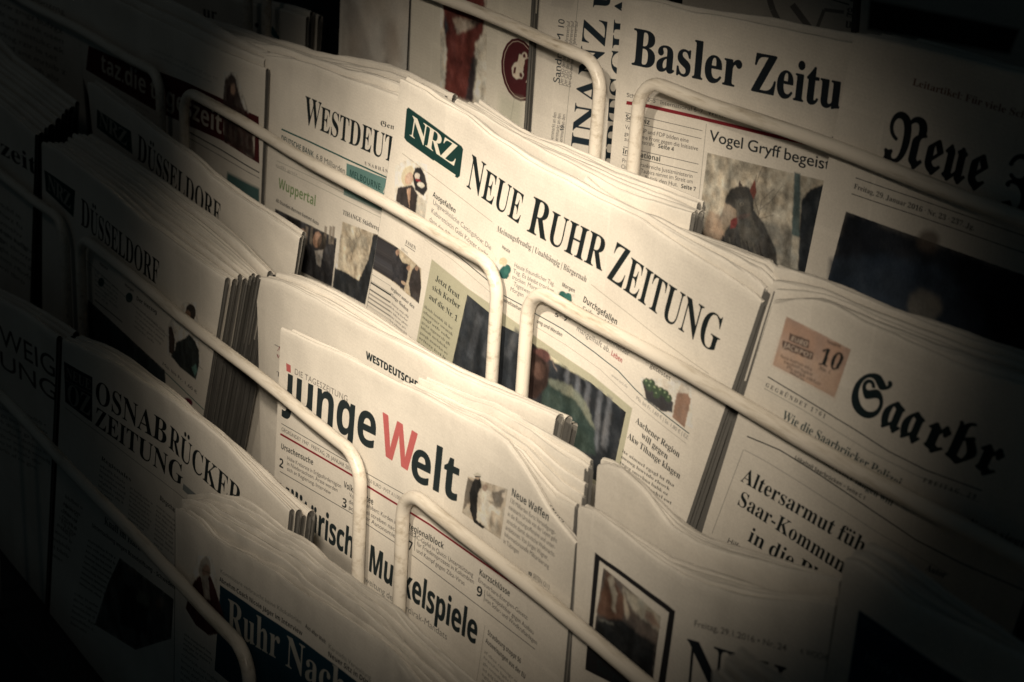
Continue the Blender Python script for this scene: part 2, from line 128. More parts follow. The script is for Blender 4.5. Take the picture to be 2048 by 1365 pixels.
'serif P':(622,[[23,0,23,26,67,32,82,39,93,47,101,59,107,75,111,120,111,564,110,586,101,620,93,631,81,640,47,651,24,653,24,678,318,678,377,677,428,672,468,665,500,655,524,643,546,628,564,611,580,592,593,571,602,547,607,521,609,494,605,454,593,417,574,385,546,358,511,335,468,319,418,309,360,306,271,306,271,120,275,75,281,59,289,47,300,39,316,32,360,26,360,0],[271,342,334,344,363,351,387,361,405,376,418,396,427,422,433,453,435,490,429,558,421,584,410,605,394,621,375,633,351,640,322,642,297,639,288,636,277,625,272,606,271,593]]),
'bold R':(660,[[90,0,90,714,298,714,366,711,425,701,474,684,514,661,544,631,566,594,579,551,583,500,582,476,573,434,555,397,530,366,500,340,450,311,660,0,492,0,322,274,241,274,241,0],[241,397,325,399,354,403,379,411,398,422,412,436,422,453,428,473,430,496,428,520,421,540,411,556,396,569,376,578,351,585,322,589,241,590]]),
'serif R':(704,[[23,0,23,26,67,32,82,39,93,47,101,59,107,75,111,120,111,564,110,586,101,620,93,631,81,640,47,651,24,653,24,678,323,678,393,675,454,667,505,653,547,634,579,609,603,578,616,541,621,498,612,441,583,395,535,359,469,333,643,75,659,53,674,38,690,29,715,26,715,0,504,0,300,316,271,316,271,120,275,75,281,59,289,47,300,39,316,32,360,26,360,0],[271,348,339,350,370,357,396,369,417,385,432,405,443,432,450,463,452,500,445,562,423,607,386,633,334,642,301,639,290,635,282,629,277,621,272,593,271,574]]),
'bold S':(551,[[248,-10,193,-7,141,1,92,14,46,33,46,174,152,134,179,125,233,116,286,116,308,120,326,127,340,137,350,148,362,175,363,191,361,210,353,227,340,243,302,269,211,314,156,344,128,365,102,390,80,420,64,455,58,476,54,521,58,566,70,606,91,641,119,671,154,694,196,711,243,721,296,724,351,721,403,711,454,695,508,674,459,556,413,574,371,587,332,595,291,598,271,597,253,593,238,587,225,578,215,567,208,555,203,541,202,526,204,508,211,492,221,478,255,454,306,427,363,399,410,373,449,344,465,328,490,292,506,250,510,225,511,198,507,153,494,113,472,77,443,47,405,22,360,4,307,-6]]),
'frak S':(841,[[440,-22,382,-19,329,-11,278,4,232,24,190,49,153,80,121,114,95,154,73,198,58,246,49,297,46,352,52,419,60,451,86,516,103,547,146,605,171,631,199,655,229,676,262,695,313,718,364,735,415,745,465,748,495,745,525,735,623,680,654,658,693,637,710,637,730,644,740,654,743,669,740,684,720,705,717,717,719,728,726,738,737,745,753,747,771,743,783,730,791,712,793,696,789,670,784,657,768,634,746,613,721,595,666,565,617,548,599,544,580,546,564,552,476,607,435,632,393,648,370,652,347,653,316,651,286,646,259,637,234,624,211,608,191,589,174,568,160,544,148,517,140,487,135,456,133,422,135,390,140,358,148,328,159,299,174,271,193,243,216,216,243,189,272,165,302,144,333,127,366,113,430,95,491,89,535,93,578,103,637,130,670,155,697,184,716,216,726,251,727,269,725,296,720,320,710,340,698,358,682,371,663,381,642,387,619,389,594,386,563,376,526,360,482,336,407,296,382,286,365,283,348,287,329,300,294,332,250,378,232,402,220,423,210,454,207,488,208,504,217,534,235,561,258,582,273,591,303,602,336,606,357,605,377,601,410,585,437,559,462,524,425,501,406,528,385,547,361,558,335,562,318,561,303,557,288,550,275,540,265,529,257,516,251,488,252,473,257,460,264,449,287,430,318,421,336,420,358,423,384,431,415,445,483,485,514,499,541,507,565,510,597,506,632,493,666,471,699,443,728,408,751,368,760,345,770,298,771,273,768,232,760,193,747,157,728,122,704,90,676,62,645,38,610,16,571,0,530,-12,486,-20]]),
'serif S':(581,[[64,-16,64,235,93,235,107,184,123,140,143,104,166,74,192,51,222,35,256,25,293,22,320,24,344,30,365,40,383,54,397,70,407,89,413,110,415,133,410,164,395,192,370,217,335,238,242,284,201,306,167,329,138,352,115,376,97,402,84,430,77,461,74,494,80,551,100,600,114,621,131,639,150,655,172,669,195,680,220,688,275,694,307,692,379,679,440,662,458,664,467,670,473,680,477,694,505,694,505,475,480,475,462,528,451,551,422,593,388,626,370,639,350,649,310,661,289,662,265,660,243,655,224,647,208,635,195,621,186,604,180,586,178,566,180,547,185,530,193,515,204,501,236,476,281,451,377,406,406,392,454,362,473,347,502,315,513,298,527,261,534,220,535,198,533,167,527,138,518,111,505,86,488,63,468,43,444,26,418,12,389,0,357,-8,323,-13,273,-15,224,-9,139,16,119,18,107,14,100,6,91,-16]]),
'bold T':(579,[[214,0,214,588,20,588,20,714,559,714,559,588,365,588,365,0]]),
'serif T':(630,[[137,0,137,26,162,27,183,31,199,37,212,46,220,58,227,75,231,95,232,120,232,645,185,642,151,634,122,620,97,601,76,576,60,546,49,512,43,473,16,473,16,678,611,678,611,472,586,472,568,548,531,602,475,634,392,645,392,120,393,94,397,73,403,57,412,45,424,37,440,31,462,27,488,26,488,0]]),
'bold U':(756,[[375,-10,308,-5,250,8,200,31,159,62,127,102,104,147,90,197,85,254,85,714,236,714,236,277,238,236,245,202,256,174,272,153,292,137,317,126,346,119,379,117,413,119,443,127,467,139,487,156,501,178,512,206,518,239,520,278,520,714,671,714,671,252,669,216,663,182,653,149,639,119,620,90,598,65,571,43,541,25,506,9,466,-1,423,-8]]),
'serif U':(733,[[369,-19,305,-15,250,-4,205,16,170,43,143,77,124,120,113,172,109,231,109,564,108,586,99,620,91,631,79,640,45,651,22,653,22,678,358,678,358,653,325,649,302,643,285,633,275,618,271,595,269,564,269,208,271,167,277,131,288,101,303,77,322,57,346,44,375,36,409,33,486,46,540,84,573,148,584,237,584,563,583,586,579,604,573,619,565,631,553,639,537,645,515,650,489,653,489,678,706,678,706,653,668,644,654,636,645,628,638,616,633,602,629,563,629,270,625,198,613,137,593,87,566,48,529,19,485,-2,431,-15]]),
'bold V':(650,[[242,0,0,714,153,714,287,289,299,249,325,132,351,249,362,289,497,714,650,714,407,0]]),
'bold W':(967,[[182,0,0,714,149,714,240,324,253,266,266,196,275,137,284,197,308,314,412,714,555,714,659,314,671,264,683,196,692,137,701,197,715,266,727,324,818,714,967,714,785,0,613,0,516,375,499,456,483,542,478,506,458,409,450,374,354,0]]),
'serif W':(910,[[254,-16,48,585,36,615,23,636,15,643,-8,652,-23,653,-23,678,269,678,269,653,241,650,223,643,217,638,210,622,210,600,220,555,332,228,448,525,420,610,414,623,398,640,375,648,341,653,341,678,654,678,654,653,624,651,602,643,589,631,585,613,587,598,594,575,706,247,805,550,814,582,817,605,813,627,808,635,792,646,749,653,749,678,929,678,929,653,915,650,893,637,878,615,856,565,664,-16,637,-16,470,460,283,-16]]),
'frak Z':(597,[[66,-204,46,-185,32,-164,23,-141,20,-116,26,-84,34,-69,44,-57,75,-33,120,-13,158,1,177,14,180,26,210,26,215,12,224,-4,253,-36,270,-50,304,-69,318,-71,337,-69,353,-62,368,-50,381,-33,391,-13,403,37,404,66,402,98,397,128,388,156,376,183,360,208,342,230,321,249,298,266,272,280,245,289,216,295,186,297,157,294,136,287,128,281,119,267,118,254,124,238,91,219,61,243,76,280,103,309,141,329,192,340,158,348,127,362,101,380,83,399,116,428,129,415,158,396,190,383,219,377,253,377,290,387,307,396,336,420,358,450,366,467,375,505,376,525,374,559,366,590,354,618,336,642,315,662,290,676,263,684,232,687,213,686,194,682,160,667,130,643,106,613,88,577,80,539,36,539,45,585,61,627,83,662,113,693,148,718,190,735,239,746,293,749,326,747,357,742,387,734,415,723,440,708,462,691,482,672,499,651,513,627,522,602,528,576,530,548,527,514,518,482,503,453,482,425,455,401,423,381,387,365,345,354,374,348,425,328,448,314,469,297,503,258,516,236,527,212,535,187,541,133,540,105,536,78,520,31,509,9,496,-11,465,-46,429,-74,390,-96,349,-112,310,-122,254,-133,235,-142,230,-152,200,-152,174,-116,142,-83,120,-73,99,-73,83,-80,71,-93,64,-117,66,-131,72,-145,81,-159,94,-172]]),
'serif Z':(658,[[30,0,30,16,411,640,319,640,259,636,233,632,211,626,190,617,155,591,140,575,126,554,102,503,91,471,66,471,85,678,605,678,605,660,228,43,356,43,405,46,449,55,487,70,520,91,548,119,572,153,591,195,606,244,631,244,606,0]]),
'bold a':(604,[[211,-10,176,-7,144,1,116,14,90,33,69,57,54,86,45,122,42,163,46,204,57,239,76,268,103,292,137,310,179,324,229,333,286,337,381,340,380,384,368,416,359,427,346,436,332,442,315,446,276,446,237,441,142,407,93,508,139,529,191,544,245,554,302,557,354,554,399,545,438,530,471,510,496,483,514,449,525,410,529,364,529,0,425,0,396,74,392,74,356,36,337,21,318,10,297,1,272,-5,243,-9],[267,99,290,101,311,106,331,115,348,128,362,143,373,162,379,183,381,253,290,249,262,244,240,236,223,225,211,212,202,197,197,181,195,162,196,146,200,133,206,122,226,107,252,100]]),
'frak a':(470,[[104,-23,84,0,97,11,91,26,58,75,39,120,27,167,23,216,25,244,31,272,41,298,55,325,95,377,121,404,151,431,229,498,259,498,259,488,303,468,382,440,416,433,416,403,401,397,389,381,386,350,386,141,387,122,391,108,397,100,406,97,424,104,435,112,446,124,468,103,358,-23,334,-5,344,6,311,23,288,42,274,63,269,86,269,102],[196,94,204,97,269,146,269,369,182,414,159,386,151,370,146,354,140,314,138,263,139,235,149,178,158,149,168,125,187,97]]),
'serif a':(512,[[379,-15,346,-11,321,2,305,23,298,52,263,24,225,3,185,-9,142,-13,117,-11,95,-5,76,4,60,17,47,33,38,51,32,72,30,94,34,126,46,154,66,180,95,203,131,223,177,244,232,264,296,283,295,379,292,395,286,409,278,421,268,429,255,435,239,439,220,440,192,438,171,432,159,422,155,408,180,363,183,344,182,331,172,309,153,293,129,285,100,285,76,294,59,313,53,324,49,352,55,385,73,415,87,428,121,449,163,465,213,473,241,474,291,472,332,464,366,452,392,435,411,413,425,385,433,352,436,313,436,93,439,59,444,53,453,51,464,54,477,62,490,41,465,16,438,-1,409,-12],[225,50,241,53,259,61,278,75,296,94,296,252,243,234,206,206,184,170,176,125,179,92,188,69,204,55]]),
'bold b':(633,[[378,-10,350,-9,324,-5,302,2,252,34,227,60,217,60,192,0,78,0,78,760,227,760,227,583,225,522,221,475,227,475,253,506,268,520,286,533,306,543,354,555,382,556,426,552,465,538,500,516,531,485,556,445,574,396,584,339,588,274,584,208,574,151,555,102,530,62,499,31,463,8,423,-5],[336,111,358,114,377,122,394,135,409,154,421,177,429,205,434,238,436,276,434,314,429,346,421,374,409,397,394,414,376,427,356,434,334,437,307,435,285,428,266,417,252,401,242,381,234,356,229,326,227,275,228,238,233,205,240,177,251,154,265,135,284,122,307,114]]),
'frak b':(459,[[205,-23,201,-15,188,-5,144,17,91,37,44,48,44,78,51,81,60,91,65,105,67,147,67,596,66,617,62,638,46,674,72,694,86,679,98,660,109,634,117,604,127,632,141,657,156,678,175,696,196,710,220,721,245,727,273,729,273,699,250,696,230,690,215,681,203,669,195,653,189,633,185,610,184,582,184,430,330,509,346,480,334,472,367,414,392,375,419,324,430,297,435,269,436,243,432,221,424,199,409,174,356,108,336,87,233,-23],[280,79,292,88,303,106,313,131,320,160,324,191,323,217,319,240,297,296,268,355,234,418,184,390,184,112,240,87,260,80]]),
'serif b':(537,[[64,-17,64,578,62,617,55,638,39,649,12,654,12,678,206,678,206,415,232,441,261,459,294,470,329,474,355,472,379,467,401,458,423,445,442,429,459,411,486,365,496,339,508,280,509,247,507,210,502,175,493,143,481,112,465,84,447,59,402,19,375,4,347,-6,318,-13,286,-15,253,-11,220,-1,188,17,156,42,79,-17],[272,21,296,24,317,34,333,50,345,73,354,104,360,141,364,186,364,281,360,318,353,349,344,374,332,393,316,406,297,414,274,417,252,413,231,402,215,383,209,372,206,360,206,102,210,67,223,41,243,26]]),
'bold c':(514,[[300,-10,242,-6,192,7,148,28,112,58,82,96,62,144,49,202,45,270,47,318,54,361,64,399,79,433,98,462,120,488,145,509,174,526,205,539,239,549,275,554,313,556,365,553,411,545,449,533,483,519,439,404,374,427,343,434,313,436,262,426,226,395,204,343,197,271,199,233,205,200,214,172,228,150,244,133,264,121,287,113,313,111,357,114,396,124,432,138,466,158,466,31,431,12,395,-1,352,-8]]),
'frak c':(383,[[185,-23,161,-5,175,11,117,50,96,69,81,87,69,108,61,131,58,157,58,333,59,357,63,375,72,389,90,405,214,498,228,506,243,509,263,503,313,468,326,462,346,475,366,453,291,378,277,372,268,375,186,436,181,429,176,405,175,388,175,193,176,170,183,145,198,128,225,111,247,101,255,100,270,103,289,111,333,144,352,121]]),
'serif c':(437,[[232,-15,204,-13,178,-7,153,2,129,16,107,33,88,53,71,75,56,101,44,129,36,159,31,190,29,223,31,258,37,292,46,323,60,353,76,379,96,403,118,424,143,442,170,456,198,467,228,473,260,475,294,473,324,467,350,458,373,444,390,427,403,409,410,388,413,365,409,340,404,329,388,313,365,305,352,304,326,308,307,321,296,343,292,377,294,400,291,421,284,433,270,440,252,442,215,432,188,401,172,350,167,279,169,228,176,183,188,145,204,114,224,89,248,71,274,61,304,57,330,60,356,69,380,85,404,107,424,90,384,44,339,11,288,-8]]),
'bold d':(633,[[251,-10,208,-6,168,8,133,30,103,62,77,101,59,150,49,207,45,272,49,338,60,395,78,444,103,484,134,516,170,538,210,552,255,556,283,555,309,550,332,543,352,533,370,521,400,492,412,476,417,476,410,523,406,585,406,760,555,760,555,0,441,0,412,71,406,71,380,40,365,26,327,3,305,-4,279,-9],[303,109,332,111,356,118,375,130,390,146,401,166,409,191,414,221,416,271,410,342,402,370,392,393,377,411,357,425,331,432,301,435,278,432,257,424,239,411,224,393,212,369,203,341,198,308,196,270,198,232,203,200,212,172,224,150,239,132,258,119,279,112]]),
'serif d':(551,[[208,-15,183,-13,159,-7,136,2,96,32,79,52,52,99,42,126,30,186,29,219,35,291,43,324,54,354,67,381,83,405,101,425,121,443,143,456,167,466,191,472,217,474,250,470,281,460,308,442,332,417,332,597,328,623,323,633,316,641,294,650,262,654,262,678,475,678,475,112,477,81,484,61,489,54,498,48,526,41,526,16,484,14,387,-1,332,-15,332,58,309,26,280,3,247,-10],[255,42,266,43,289,53,311,72,320,84,332,113,332,360,324,383,307,402,285,414,259,418,237,415,219,407,205,392,194,372,186,345,180,312,176,273,176,184,179,146,185,113,193,87,204,67,218,53,235,45]]),
'bold e':(591,[[325,-10,285,-8,248,-2,213,7,180,21,150,38,124,59,101,84,81,113,65,146,54,183,47,224,45,269,47,315,53,357,63,395,78,429,95,458,116,484,141,506,168,524,198,538,231,548,266,554,303,556,357,552,404,540,446,520,482,492,511,456,532,413,544,364,548,308,548,236,196,236,199,206,206,180,218,157,234,137,253,121,276,110,302,103,332,101,383,104,450,117,517,144,517,29,476,12,433,-1,383,-8],[199,335,408,335,406,359,401,381,393,400,382,418,368,432,350,442,329,448,304,450,283,448,265,443,248,434,233,422,220,406,210,386,203,363]]),
'frak e':(415,[[231,-23,204,-10,208,3,169,18,136,36,110,55,91,76,76,98,66,124,60,152,58,182,58,323,60,350,65,369,74,382,90,395,259,509,281,509,377,366,384,349,381,342,372,334,176,186,180,164,184,154,199,136,217,121,238,111,259,106,283,106,306,110,326,119,361,146,381,124],[175,231,275,305,282,314,208,431,186,413,180,404,176,376,175,352]]),
'serif e':(448,[[229,-15,201,-13,174,-7,149,2,126,16,105,32,86,52,69,76,55,102,44,131,36,163,31,197,29,234,31,268,36,300,44,330,56,358,71,384,88,406,107,426,153,457,179,466,206,472,234,474,275,470,311,460,343,442,371,417,393,386,408,349,418,306,421,247,174,247,182,167,206,109,244,74,297,63,326,67,353,79,378,100,402,128,424,108,384,54,339,16,287,-7],[173,286,300,286,297,375,288,413,280,425,269,435,256,440,240,442,211,433,190,407,177,364]]),
'bold f':(387,[[102,0,102,434,20,434,20,506,102,546,103,619,108,648,115,673,126,695,139,712,154,727,172,740,215,756,266,764,316,765,356,761,407,751,432,742,394,633,357,643,311,647,297,646,284,642,274,636,259,618,252,594,251,546,380,546,380,434,251,434,251,0]]),
'serif f':(318,[[22,0,22,24,44,27,59,33,68,41,74,52,77,72,78,109,78,412,24,412,24,462,78,462,78,526,81,563,90,596,105,625,126,649,152,668,183,681,219,689,259,692,289,690,315,685,338,676,357,664,372,649,383,632,390,614,392,595,388,567,375,546,356,533,334,529,310,533,300,537,284,551,276,571,276,592,294,642,292,651,287,656,268,660,254,659,243,655,234,649,225,629,220,581,220,462,303,462,303,412,220,412,220,97,224,60,228,47,235,38,245,32,276,25,297,24,297,0]]),
'bold g':(633,[[254,-240,200,-236,150,-229,78,-208,78,-89,129,-107,182,-121,236,-128,291,-131,341,-123,377,-100,399,-61,408,39,410,71,406,71,391,51,375,34,358,20,339,9,298,-5,275,-9,251,-10,205,-5,165,9,129,32,100,65,76,105,59,154,48,209,45,272,49,335,59,391,76,440,101,481,132,514,168,537,209,551,255,556,303,551,345,536,382,511,413,476,417,476,429,546,555,546,555,-1,551,-56,538,-104,516,-145,486,-179,447,-206,401,-225,345,-236],[304,107,331,109,354,115,373,125,389,140,401,159,409,184,414,216,416,271,414,312,409,347,401,375,389,397,373,414,354,426,330,433,302,435,256,425,223,394,204,342,197,270,204,199,224,148,257,117]]),
'serif g':(487,[[217,-209,171,-207,132,-202,99,-193,71,-181,49,-166,34,-149,24,-131,21,-111,26,-88,41,-68,67,-52,102,-38,73,-21,52,-1,39,21,35,45,37,63,42,80,63,110,99,138,152,164,100,190,63,224,40,266,33,316,35,339,40,360,48,380,59,399,73,415,90,430,109,443,154,463,206,473,263,473,292,469,347,453,472,453,472,399,399,399,414,377,425,354,432,329,434,303,433,282,421,243,411,225,384,195,367,182,348,172,305,158,281,154,199,154,177,147,160,133,154,125,150,106,154,92,165,81,184,75,210,73,298,72,361,66,407,53,439,32,451,19,459,4,465,-13,469,-33,470,-55,466,-89,454,-119,434,-146,406,-168,370,-186,326,-199,275,-206],[234,185,251,187,264,193,275,203,284,217,294,257,297,314,294,371,284,411,275,425,264,434,251,440,234,442,218,440,204,434,193,425,185,411,178,393,171,345,171,284,178,235,185,217,193,203,204,193,218,187],[239,-173,306,-168,354,-154,382,-131,392,-98,391,-86,387,-76,380,-68,359,-57,326,-52,305,-51,144,-51,129,-63,118,-77,111,-92,109,-108,111,-121,117,-133,127,-144,141,-154,159,-162,181,-168,208,-172]]),
'bold h':(657,[[78,0,78,760,227,760,227,605,225,528,220,476,228,476,242,496,275,526,295,537,338,551,362,555,386,556,428,553,466,544,500,529,529,509,552,481,569,447,579,405,582,356,582,0,433,0,433,319,428,371,411,408,384,430,345,437,314,434,288,425,268,411,252,391,241,365,233,334,227,257,227,0]]),
'frak h':(461,[[222,-200,198,-183,242,-118,276,-59,301,-2,318,55,327,113,330,177,329,206,319,261,311,288,284,342,265,370,242,399,187,357,187,122,189,113,197,105,207,100,218,98,252,128,272,106,147,-23,117,-23,112,-11,95,9,72,26,37,39,37,69,52,73,58,79,66,95,70,120,70,599,69,620,65,640,58,658,49,674,75,694,90,679,102,660,112,634,120,604,130,632,144,657,159,678,178,696,199,710,223,721,248,727,276,729,276,699,252,696,233,690,218,681,206,669,198,653,192,633,188,610,187,582,187,400,333,509,354,487,346,478,343,467,344,462,373,424,405,371,420,337,431,299,437,258,437,203,433,168,417,100,389,30,348,-43,292,-119]]),
'serif h':(567,[[27,0,27,24,52,28,67,38,72,46,77,68,78,83,78,594,76,621,68,639,53,650,28,655,28,678,220,678,220,397,250,431,284,455,321,469,362,474,419,464,459,434,484,385,492,315,492,83,495,56,502,39,517,28,541,24,541,0,301,0,301,24,326,28,340,39,347,57,350,83,350,323,348,359,341,384,335,393,327,399,316,403,302,404,279,401,258,391,238,374,220,350,220,83,222,56,225,46,235,33,255,25,268,24,268,0]]),
'bold i':(305,[[137,615,108,623,96,630,85,640,78,652,73,668,73,706,78,722,85,735,96,745,122,756,153,760,184,756,210,745,221,735,228,722,233,706,233,668,228,652,221,640,210,630,184,618,169,615],[78,0,78,546,227,546,227,0]]),
'serif i':(295,[[135,540,121,544,108,551,87,572,80,585,76,599,76,629,80,644,97,668,108,678,121,685,135,689,165,689,179,685,192,678,204,668,220,644,224,629,224,599,220,585,213,572,191,551,179,544,165,540],[27,0,27,24,52,29,68,38,75,55,78,83,78,375,76,406,70,424,55,433,30,437,31,462,221,462,221,83,223,57,230,39,236,33,255,26,268,24,268,0]]),
'bold j':(305,[[137,615,108,623,96,630,85,640,78,652,73,668,73,706,78,722,85,735,96,745,122,756,153,760,184,756,210,745,221,735,228,722,233,706,233,668,228,652,221,640,210,630,184,618,169,615],[21,-240,-32,-235,-64,-228,-64,-111,-30,-118,6,-120,34,-116,57,-103,66,-93,73,-78,77,-60,78,-37,78,546,227,546,227,-59,226,-83,216,-129,208,-150,197,-169,183,-187,147,-216,124,-226,97,-234,67,-238]]),
'bold k':(620,[[78,0,78,760,227,760,227,420,225,359,219,297,221,297,252,340,286,380,439,546,607,546,390,309,620,0,448,0,291,221,227,170,227,0]]),
'frak k':(466,[[117,-23,112,-11,95,9,72,26,37,39,37,69,52,73,58,79,66,95,70,120,70,599,69,624,65,643,59,658,49,674,75,694,89,680,101,661,120,604,130,632,144,657,159,678,178,696,199,710,223,721,248,727,276,729,276,699,252,696,233,689,217,680,206,667,197,650,191,630,187,606,186,578,186,403,364,511,383,491,378,484,376,477,411,395,416,371,415,362,405,344,337,291,361,265,380,231,394,188,405,129,410,117,427,99,444,116,466,97,352,-23,327,-6,340,9,326,22,315,39,307,59,294,131,277,176,265,196,240,225,186,192,187,121,191,109,200,100,215,95,239,116,260,94,147,-23],[186,234,280,296,292,305,300,314,305,324,307,339,304,358,276,415,186,360]]),
'serif k':(534,[[26,0,26,24,52,29,61,33,68,39,75,56,78,83,78,592,76,621,70,640,65,645,45,652,30,654,31,678,220,678,220,251,338,369,357,393,363,414,360,424,350,431,334,436,306,437,306,462,514,462,514,437,486,433,459,423,433,408,409,387,331,311,515,51,525,39,547,26,560,24,560,0,314,0,314,24,337,25,348,30,354,37,356,47,353,59,345,73,242,219,220,200,220,83,222,57,225,47,235,33,255,26,268,24,268,0]]),
'bold l':(305,[[78,0,78,760,227,760,227,0]]),
'frak l':(282,[[182,-23,155,-10,163,-1,165,5,157,14,133,27,37,63,37,93,45,96,55,109,61,150,61,163,61,598,58,637,40,674,66,694,80,679,92,660,103,634,111,604,121,632,135,657,150,678,169,696,190,710,214,721,239,727,267,729,267,699,244,696,224,690,209,681,197,669,189,653,183,633,179,610,178,582,178,160,181,138,185,131,214,115,246,101,255,99,263,100,281,111,292,121,314,101]]),
'serif l':(297,[[27,0,27,24,52,29,68,38,75,55,78,83,78,592,76,620,70,639,65,645,45,653,30,654,30,678,221,678,221,83,223,57,230,39,236,33,255,26,268,24,268,0]]),
'bold m':(982,[[78,0,78,546,192,546,212,476,220,476,234,496,250,512,268,526,289,537,333,551,356,555,408,555,459,545,481,537,518,512,533,495,545,476,558,476,572,496,588,512,606,526,628,537,673,551,696,555,719,556,763,553,801,544,833,529,860,509,880,481,895,447,904,405,907,356,907,0,758,0,758,319,753,371,738,408,712,430,676,437,649,434,626,427,607,413,592,395,581,372,573,344,567,274,567,0,418,0,418,319,413,371,398,408,372,430,336,437,307,434,284,425,265,411,251,391,240,365,233,334,228,298,227,257,227,0]]),
'serif m':(825,[[27,0,27,24,52,28,67,38,72,46,77,68,78,83,78,377,76,404,68,423,53,434,28,438,28,462,218,462,218,394,248,429,280,454,315,469,353,474,399,469,435,453,461,426,477,389,508,426,542,453,580,469,622,474,678,464,718,434,742,385,750,315,750,83,752,56,755,46,765,33,785,25,798,24,798,0,562,0,562,24,586,28,600,39,608,57,610,83,610,323,608,359,601,384,595,393,587,399,576,403,562,404,541,401,520,391,501,375,483,353,483,83,485,57,488,47,498,33,517,25,530,24,530,0,297,0,297,24,321,28,335,39,343,57,345,83,345,323,343,358,336,384,322,399,311,403,297,404,274,401,254,391,235,374,218,350,218,83,220,57,227,40,233,33,251,26,264,24,264,0]]),
'bold n':(657,[[78,0,78,546,192,546,212,476,220,476,234,496,251,512,270,526,292,537,338,551,363,555,388,556,430,553,467,544,500,529,529,509,552,481,569,447,579,405,582,356,582,0,433,0,433,319,432,347,428,371,421,391,412,408,400,420,385,430,366,435,345,437,314,434,288,425,267,411,252,391,241,365,233,334,227,257,227,0]]),
'frak n':(534,[[126,-23,115,-1,95,18,72,32,49,39,49,69,63,74,74,85,80,100,82,120,82,324,81,351,77,373,71,387,62,396,43,376,21,396,123,509,147,490,142,485,141,481,143,477,171,459,187,440,196,416,199,377,333,509,363,509,382,485,394,474,421,458,446,449,457,447,457,417,445,411,437,401,432,389,430,374,430,134,431,116,434,104,440,97,451,95,467,103,493,127,515,107,399,-23,373,-7,379,3,349,20,327,37,314,58,310,98,313,166,313,346,311,365,305,381,294,395,279,405,199,328,199,120,201,100,207,85,218,74,232,69,232,39,210,32,176,9,161,-11,156,-23]]),
'serif n':(567,[[27,0,27,24,52,28,67,38,72,46,77,68,78,83,78,377,76,404,68,423,53,434,28,438,28,462,220,462,220,398,250,431,283,455,321,469,362,474,419,464,459,434,484,385,492,315,492,83,495,56,502,39,517,28,541,24,541,0,301,0,301,24,326,28,340,39,347,57,350,83,350,323,348,359,341,384,335,393,327,399,316,403,302,404,279,401,258,391,238,374,220,350,220,83,222,56,225,46,235,33,255,25,268,24,268,0]]),
'bold o':(619,[[308,-10,271,-8,236,-2,203,9,173,23,144,41,119,64,98,90,79,120,64,153,54,190,47,230,45,274,49,338,63,394,85,443,116,483,155,515,200,538,252,551,311,556,348,554,384,548,416,537,447,523,475,505,500,483,521,457,540,428,555,394,566,358,572,318,574,274,570,210,556,154,534,105,502,64,464,32,418,8,366,-5],[310,110,337,113,361,120,380,133,396,152,407,175,415,203,420,236,422,274,420,312,415,345,407,373,396,396,380,413,361,426,337,433,309,436,282,433,258,426,239,413,224,396,212,373,204,345,199,312,197,274,199,236,204,203,212,175,224,152,239,133,258,120,282,113]]),
'serif o':(501,[[251,-15,219,-13,189,-7,161,3,135,17,111,34,90,55,71,78,56,105,44,133,35,163,30,195,28,229,30,264,35,296,44,327,56,356,71,382,90,405,111,425,135,443,161,456,189,466,218,472,250,474,282,472,311,466,339,457,365,443,389,426,410,406,428,383,444,357,456,328,465,298,470,264,472,229,470,194,465,161,456,131,444,102,428,76,410,53,389,33,366,16,340,2,312,-7,283,-13],[251,17,271,20,287,27,301,40,315,69,321,101,325,144,327,198,326,289,323,339,317,376,309,403,299,421,286,435,270,442,251,445,231,442,214,435,201,421,191,403,184,376,178,338,174,230,178,122,183,84,191,58,202,40,215,27,231,20]]),
'bold p':(633,[[78,-240,78,546,199,546,220,475,227,475,253,506,286,532,306,543,354,555,382,556,426,552,465,538,500,516,531,485,556,445,574,396,584,339,588,274,584,209,573,152,555,103,529,62,497,31,462,8,422,-5,378,-10,350,-9,325,-5,303,2,267,23,252,34,227,60,219,60,225,19,227,-20,227,-240],[336,111,360,114,380,122,398,135,412,154,422,177,430,205,436,276,430,346,411,397,379,427,334,437,307,435,285,428,266,417,252,401,242,381,234,356,229,326,227,275,228,238,233,205,240,177,251,154,265,135,284,122,307,114]]),
'serif q':(542,[[260,-207,260,-183,297,-179,319,-170,325,-162,332,-140,333,-124,333,43,307,18,278,0,246,-10,211,-14,185,-12,161,-7,138,2,117,15,98,31,80,50,66,71,53,96,43,122,31,181,30,214,32,251,37,286,46,318,59,349,75,377,93,402,115,423,139,442,165,456,192,467,222,473,253,475,287,472,320,461,352,444,383,419,460,477,476,477,476,-124,479,-151,486,-169,492,-175,513,-182,527,-183,527,-207],[266,44,299,52,318,67,330,88,333,100,333,359,329,394,317,419,296,434,267,439,243,436,224,426,207,411,195,389,186,360,179,324,175,282,175,187,179,148,186,116,195,90,207,70,223,56,242,47]]),
'bold r':(454,[[78,0,78,546,191,546,213,454,220,454,233,474,266,510,286,526,308,539,331,549,356,554,402,555,433,552,422,412,402,416,378,417,341,414,305,404,288,396,273,386,260,374,239,344,232,325,228,303,227,278,227,0]]),
'frak r':(372,[[195,-23,169,-7,177,2,180,9,172,18,150,30,59,63,59,93,69,99,76,110,81,125,82,145,82,324,81,351,77,373,71,387,62,396,43,376,21,396,123,509,147,490,142,485,141,481,143,477,171,459,187,440,196,416,199,377,258,471,271,509,300,509,310,484,323,463,338,446,357,433,357,395,343,384,330,367,318,344,309,319,279,319,275,342,268,361,258,377,245,391,199,320,199,160,200,144,205,135,215,126,257,104,271,101,289,108,316,132,338,112]]),
